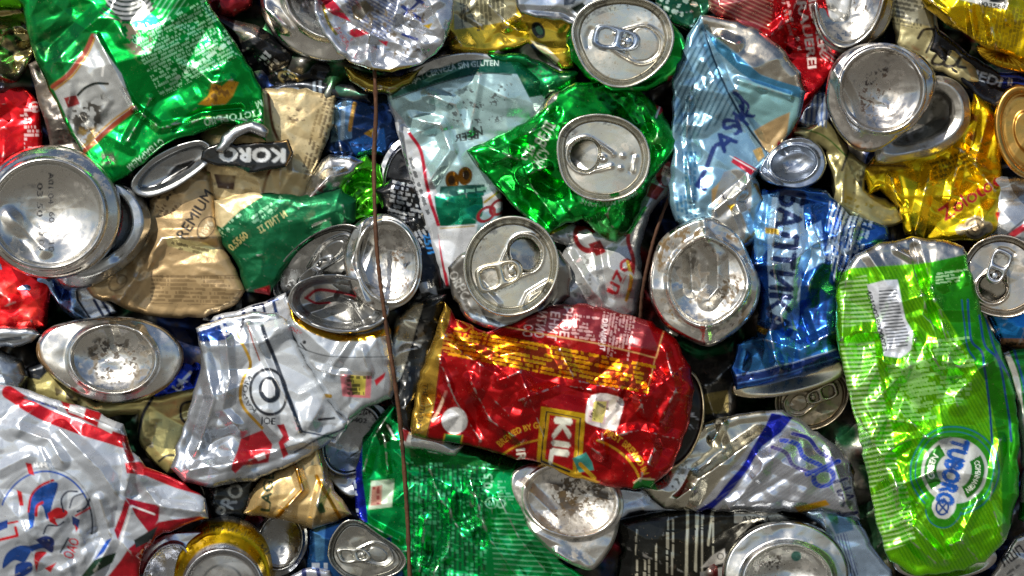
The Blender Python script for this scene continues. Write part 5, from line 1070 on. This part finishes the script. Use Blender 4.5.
c = Can('large white can with red borders and a round red and blue emblem', 85, 490, 20)
c.sheet([(-40, 380), (0, 384), (24, 388), (58, 400), (100, 412), (124, 426), (132, 452), (146, 466), (178, 480), (206, 500), (208, 518), (178, 528), (156, 538), (142, 556), (136, 610), (-40, 610)], 70, 'b2b8c0', .5, amp=1.1, seed=211, n=0, bulge=10,
  art=[L(cv([(8, 392), (40, 412), (80, 428), (112, 438), (124, 442)]), 13, 'b81420', .6), P([(60, 400), (70, 402), (88, 412), (84, 420), (68, 414)], 'b81420', .6), P([(26, 390), (56, 402), (58, 408), (34, 400)], 'd0d2d4', .4), P([(70, 404), (86, 408), (84, 418), (68, 412)], 'd0d2d4', .4), P([(86, 408), (102, 413), (98, 427), (84, 420)], 'c41420', .6), P([(102, 413), (118, 422), (112, 434), (98, 427)], 'd0d2d4', .4), L([(28, 398), (56, 408)], 2, '24388c', .4),
       L([(124, 440), (132, 460)], 6, '9c1420', .6), P([(126, 464), (140, 462), (200, 488), (205, 496), (176, 488), (146, 476), (128, 474)], 'c41824', .6), P([(126, 498), (160, 506), (158, 520), (150, 534), (136, 516), (132, 508)], 'a8142c', .6), L([(120, 544), (132, 506), (154, 514)], 2, 'd8d8d8', .4), P([(130, 505), (126, 500), (114, 530), (118, 540)], 'a81428', .6), P([(158, 522), (200, 516), (208, 520), (180, 530), (160, 536), (150, 560), (128, 590), (104, 580), (130, 548)], 'a01420', .6), P([(134, 540), (158, 526), (152, 540), (136, 548)], '2c3434', .6), T('ГОСТ', 146, 550, 6, -50, 'c89c9c', .3, width=22), P([(112, 538), (104, 552), (94, 560), (106, 540)], '1c4ca4', .6), P([(80, 576), (94, 560), (116, 552), (112, 562), (90, 576)], '123420', .5),
       E(46, 522, 46, 50, 0, '2a50a0', .4, w=1.8, a0=200, a1=330), E(46, 522, 46, 50, 0, '26303c', .3, w=1.8, a0=-30, a1=15), E(46, 522, 49, 54, 0, '8c9094', .5, w=1, a0=180, a1=380),
       P(cv([(30, 530), (29, 505), (38, 490), (58, 483), (54, 502), (48, 520), (44, 508), (40, 506), (36, 516), (34, 528)]), '1c4c9c', .6), L(cv([(29, 512), (32, 496), (42, 486), (54, 481)]), 2.4, 'b01c28', .5), L(cv([(37, 516), (38, 507), (43, 503)]), 3, 'b01c28', .5),
       P(cv([(48, 514), (58, 508), (68, 512), (64, 518), (56, 520), (58, 526), (50, 522)]), 'b41c24', .5), L(cv([(78, 492), (68, 492), (62, 500), (64, 512)]), 1.8, '20283c', .3), L(cv([(84, 494), (74, 498), (70, 508)]), 1.6, '20283c', .3), L(cv([(90, 500), (86, 508), (78, 512)]), 2.2, '20283c', .3), L(cv([(90, 508), (84, 512), (76, 516)]), 1.8, 'b41c24', .4), P([(72, 516), (80, 520), (78, 528), (72, 524)], '20346c', .4), P([(74, 524), (78, 528), (76, 532)], 'b41c24', .4),
       L(cv([(44, 534), (48, 526), (58, 526), (64, 522)]), 1.8, '20283c', .3), P(cv([(30, 546), (18, 546), (6, 554), (2, 568), (14, 560), (24, 562), (32, 552), (44, 548), (52, 552), (50, 540)]), '1c448c', .5), P(cv([(36, 540), (46, 536), (54, 540), (52, 552), (44, 548)]), '20306c', .5), L([(0, 540), (18, 536), (16, 528)], 3, 'b41c24', .4), L([(6, 524), (18, 522)], 2, 'b41c24', .4), P([(-4, 524), (8, 520), (8, 528), (-2, 532)], '20408c', .4), P([(17, 490), (22, 492), (24, 506), (20, 506)], 'b41c24', .5), P([(26, 463), (32, 464), (35, 476), (29, 474)], 'b41c24', .5),
       P(cv([(34, 560), (36, 552), (46, 552), (40, 560), (36, 572)]), 'b41c24', .5), P(cv([(14, 576), (16, 564), (30, 562), (32, 570), (20, 578)]), '1c3c84', .5), P([(44, 568), (56, 562), (50, 572)], 'b41c24', .5), T('ОАО', 71, 548, 9, -68, 'b83440', .4, width=20), L([(60, 552), (68, 538)], 2, '26303c', .3), T('МИНСК', 44, 466, 4.5, 4, 'e8eaec', .4, width=20), M(40, 402, 36, 4, 17, 4, '60646c', .3, .8, 3, 2), M(12, 422, 24, 12, 30, 6, '989ca4', .3, .4, 5, 2)],
  creases=[([(60, 430), (100, 470), (120, 500)], 6, 11), ([(20, 430), (50, 440), (62, 462)], 5, 9), ([(126, 490), (130, 470), (124, 444)], 5, 7), ([(100, 500), (112, 540), (96, 570)], 5, 9), ([(60, 405), (120, 430)], 4, 6), ([(132, 470), (158, 506), (200, 512)], 5, 8), ([(0, 470), (30, 455)], 4, 9)])
c.done()

c = Can('grey rolled can rim at the left edge above the white can with the round emblem', 15, 345, 0)
c.sheet([(-30, 326), (10, 327), (36, 328), (41, 335), (32, 342), (20, 346), (-30, 350)], 44, 'a8acb0', 1, amp=.5, seed=213, n=0, mat='alu', roll=8, name='rim', art=[L([(0, 340), (20, 338)], 4, '3c4044', .8)]); c.done()
c = Can('smooth grey can side at the left edge, under the rolled rim', 10, 368, 0)
c.sheet([(-30, 348), (4, 350), (22, 360), (28, 376), (22, 392), (-30, 396)], 34, '9098a0', 1, amp=.5, seed=215, n=0, mat='alu', bulge=8); c.done()

c = Can('can with a shiny gold neck and grey end, at the bottom edge', 222, 555, 10)
c.loft((222, 580), [([(172, 600), (174, 560), (186, 532), (206, 518), (232, 514), (256, 524), (272, 548), (276, 600)], 10, 1), ([(173, 600), (175, 560), (187, 533), (206, 519), (232, 515), (255, 525), (271, 549), (275, 600)], 40, 6),
    ((222, 578, 48, 50, 0), 52, 4), ((222, 580, 45, 47, 0), 54, 3), ((223, 588, 41, 40, 0), 64, 8), ((223, 588, 39, 38, 0), 66, 2), ((223, 588, 37, 36, 0), 64, 2), ((223, 588, 35, 34, 0), 55, 3), ((222, 583, .1, .1, 0), 56, 14)],
    base='b8bcc0', name='lid', seed=217, amp=.2,
    art=[E(222, 582, 50, 50, 0, 'c8a418', 1, w=24), TA('ОПТИМУМ СТОИТ', 222, 582, 51, -70, 5.5, '3c3410', .4, span=80), E(223, 588, 42, 41, 0, 'b0b0b0', 1), E(222, 583, 20, 17, 0, '707478', 1, w=2)])
c.done()
c = Can('silver can end with a sharp rim touching the red corner of the white emblem can', 172, 556, 10)
c.bottom((176, 566), [(138, 600), (138, 560), (148, 542), (166, 532), (190, 530), (208, 530), (200, 545), (190, 560), (186, 600)], (166, 572, 20, 30, 30), 48, depth=8, rise=6, seed=219, amp=.8, mat='alu', base='b8bcc4')
c.done()
c = Can('dark grey can base with a bright curved rim, right of the gold necked can', 288, 540, 0)
c.bottom((283, 540), [(262, 514), (290, 516), (308, 522), (310, 548), (296, 572), (276, 580), (262, 576), (256, 540)], (280, 542, 22, 28, 12), 30, depth=8, rise=7, seed=221, amp=.4, base='8c8e8e', art=[L(cv([(311, 524), (311, 550), (296, 574)]), 5, '5c1c24', .6)])
c.done()
c = Can('dark blue can with a silver tabbed lid, at the bottom edge beside the dark wire', 355, 550, 10)
c.sheet([(308, 530), (322, 522), (346, 516), (360, 530), (400, 545), (412, 570), (400, 600), (320, 600), (308, 575)], 30, '1c4c84', .85, amp=.9, seed=223, n=0, bulge=4, art=[P([(314, 526), (326, 522), (324, 560), (316, 562)], '5890c0', 1), M(318, 572, 20, 20, 0, 8, 'a8b0b8', .5, .5, 4, 4)])
c.lid((364, 555, 40, 27, 20), 58, phi=-12, mouth='closed', seed=225, base='a0a09a', tabc='c0c0b8', taba=0, amp=.6, outline=[(327, 560), (330, 538), (344, 520), (360, 520), (378, 534), (400, 548), (408, 562), (398, 574), (370, 582), (344, 578)])
c.done()
c = Can('grey white can scrap with dark blue stripes, cut by the bottom edge', 318, 575, 0)
c.sheet([(286, 600), (290, 576), (310, 566), (330, 570), (336, 600)], 40, 'b4b8c4', .7, amp=.8, seed=226, n=0, art=[L([(304, 568), (306, 600)], 5, '202c5c', .4), L([(318, 568), (324, 600)], 4, '202c5c', .4)]); c.done()

c = Can('crumpled pale gold foil can at the left edge above the red can', 15, 40, 0)
c.sheet([(-30, 5), (20, 8), (34, 20), (38, 44), (30, 64), (18, 82), (-30, 90)], 28, 'a89c6c', .95, amp=2.4, seed=227, n=0, scales=((30, 8), (14, 5), (7, 2)), art=[SP([(-30, 0), (30, 0), (30, 90), (-30, 90)], '1c1c16', .5, 12, .1, 4)]); c.done()
c = Can('lime green can corner at the very top left', 10, -5, 10)
c.sheet([(-30, -30), (40, -30), (34, 2), (20, 8), (0, 9), (-30, 8)], 44, '58c010', .9, amp=1.2, seed=229, n=0); c.done()
c = Can('grey brown folded can between the upper left red can and the big green can', 62, 120, 0)
c.sheet([(28, 62), (44, 58), (60, 84), (82, 150), (92, 172), (70, 168), (50, 150), (44, 120), (36, 92)], 30, '77706a', .9, amp=2.0, seed=231, n=0, mat='dirty', art=[L([(34, 66), (76, 92)], 5, '14120f', .4), L([(40, 60), (60, 110)], 3, 'a8a298', 1), SP([(40, 100), (80, 140), (70, 165)], 'b4aea2', .9, 8, .1, 4)]); c.done()

c = Can('green can with a white border at the right edge, beside the largest green can', 1015, 420, 10)
c.sheet([(1000, 352), (1012, 348), (1060, 346), (1060, 530), (1018, 520), (1022, 470), (1016, 400), (1004, 372)], 56, '1c7c2c', .85, amp=.8, seed=233, n=0, bulge=4, art=[L(cv([(1005, 350), (1016, 380), (1022, 430), (1024, 500)]), 6, 'b8b8b0', .6), L(cv([(1014, 350), (1026, 400), (1030, 480)]), 2.4, '10407c', .5)]); c.done()
c = Can('silver can fragment with black block letters in the bottom right corner', 1015, 555, 0)
c.sheet([(985, 590), (1000, 560), (1014, 536), (1050, 525), (1050, 600), (990, 600)], 46, 'bcbcba', .8, amp=1.3, seed=235, n=0, art=[T('ЛШП', 1012, 556, 9, -35, '26262a', .2, width=26, bold=.03), M(1016, 570, 20, 8, -35, 4, '50504c', .3, .7, 3, 1.8)]); c.done()

c = Can('narrow white scrap with navy letters above the white can with the oval letter', 250, 316, 0)
c.sheet([(202, 330), (214, 316), (244, 308), (286, 292), (294, 312), (290, 326), (250, 322), (220, 336)], 44, 'c4c6ca', .5, amp=1.2, seed=241, n=0,
  art=[T('b', 226, 325, 17, -16, '18306c', .4, bold=.04), T('J', 243, 318, 16, -14, '1a2440', .4, bold=.03), T('П', 260, 312, 14, -14, '1a2440', .4, bold=.03), T('Т', 275, 307, 14, -14, '16305c', .4, bold=.03), P([(202, 322), (214, 320), (216, 332), (204, 334)], '1c3c80', .6)])
c.done()
c = Can('dark green wrinkled scrap between the olive gold can and the pale aqua can', 535, 70, 0)
c.sheet([(486, 54), (520, 52), (560, 70), (580, 72), (574, 88), (545, 100), (520, 90), (500, 68)], 40, '0a6a36', .9, amp=1.8, seed=243, n=0, art=[M(545, 72, 40, 12, 30, 5, '0a3420', .6, .6, 3, 2.4)])
c.done()
c = Can('white scrap with blue triangles above the grey can end with the dotted stamp', 345, 412, 0)
c.sheet([(322, 440), (332, 416), (344, 394), (354, 408), (368, 402), (360, 414), (346, 428), (334, 446)], 62, 'c0c4c8', .4, amp=1.0, seed=245, n=0, roll=3, art=[P([(334, 412), (346, 404), (348, 414)], '20408c', .4), P([(330, 428), (340, 420), (346, 424), (334, 434)], '20408c', .4), L([(340, 396), (352, 418)], 1.6, '1c2c54', .4), P([(350, 408), (362, 404), (352, 416)], '20408c', .4)])
c.done()
c = Can('silver white folded scrap under the lower left corner of the large red can', 420, 438, 0)
c.sheet([(398, 424), (412, 430), (440, 438), (462, 446), (456, 456), (430, 452), (400, 446)], 56, 'c4c4c0', .6, amp=1.2, seed=247, n=0, roll=4, art=[P([(398, 428), (410, 430), (406, 442), (398, 438)], '7a1a20', .4)])
c.done()
c = Can('grey crumpled scrap in the gap above the tan can with the black name badge', 305, 88, 0)
c.sheet([(262, 88), (300, 80), (345, 84), (370, 90), (372, 104), (340, 100), (300, 96), (266, 98)], 30, '2a2e34', .7, amp=1.3, seed=249, n=0, art=[P([(276, 88), (298, 87), (298, 94), (277, 95)], '9aa8b8', .6), L([(314, 82), (315, 98)], 3, '8c98a4', .6), L([(320, 82), (321, 98)], 3, '8c98a4', .6), P([(332, 84), (350, 90), (368, 96), (340, 96)], '3c6c58', .7)])
c.done()
c = Can('olive gold curved can edge directly below the crumpled silver white can at the top edge', 385, 82, 0)
c.sheet([(344, 66), (372, 76), (400, 76), (424, 66), (412, 84), (390, 94), (366, 92), (350, 82)], 44, '8c7c34', .95, amp=1.0, seed=251, n=0); c.done()
# dark folded ends in the gaps
for i, (px, py, r1, r2, ro, colr, lab) in enumerate([
    (205, 300, 40, 22, 10, '6c6e70', 'dark grey can end in the gap below the tan premium can'),
    (438, 20, 22, 30, 0, '5c5a50', 'shaded can end behind the right side of the crumpled silver white can'),
    (672, 170, 14, 34, 10, '3c6c80', 'narrow shaded can edge between the white lettered can and the light blue can'),
    (890, 350, 12, 12, 0, '505050', ''), ]):
    if not lab: continue
    c = Can(lab, px, py, -10)
    c.bottom((px, py), (px, py, r1, r2, ro), (px, py, r1*.7, r2*.7, ro), 2, depth=6, rise=6, seed=300+i, amp=1.2, mat='dirty', base=colr); c.done()

# ================================================================== baling wires
w = Can('dark rusty baling wire running down the pile left of centre', 385, 300, 70, name='baling_wire', cat='wire', group='baling wires round the bale')
tube(w, [(374, 60, 64), (376, 110, 70), (374, 160, 74), (375, 215, 84), (378, 262, 86), (384, 310, 86), (390, 350, 84), (396, 390, 82), (401, 430, 76), (405, 480, 70), (408, 530, 66), (411, 610, 64)], 2.1, '4a2c16', name='wire', seed=3)
w.done()
w = Can('thin reddish rusty rod leaning between the white lettered can and the angular stained base', 655, 240, 50, name='rusty_rod', cat='rod', group=None)
tube(w, [(700, 120, 30), (686, 160, 44), (668, 200, 58), (656, 232, 66), (648, 262, 70), (642, 295, 68), (640, 325, 58), (638, 350, 40)], 1.7, '40240f', name='rod', seed=9)
w.done()
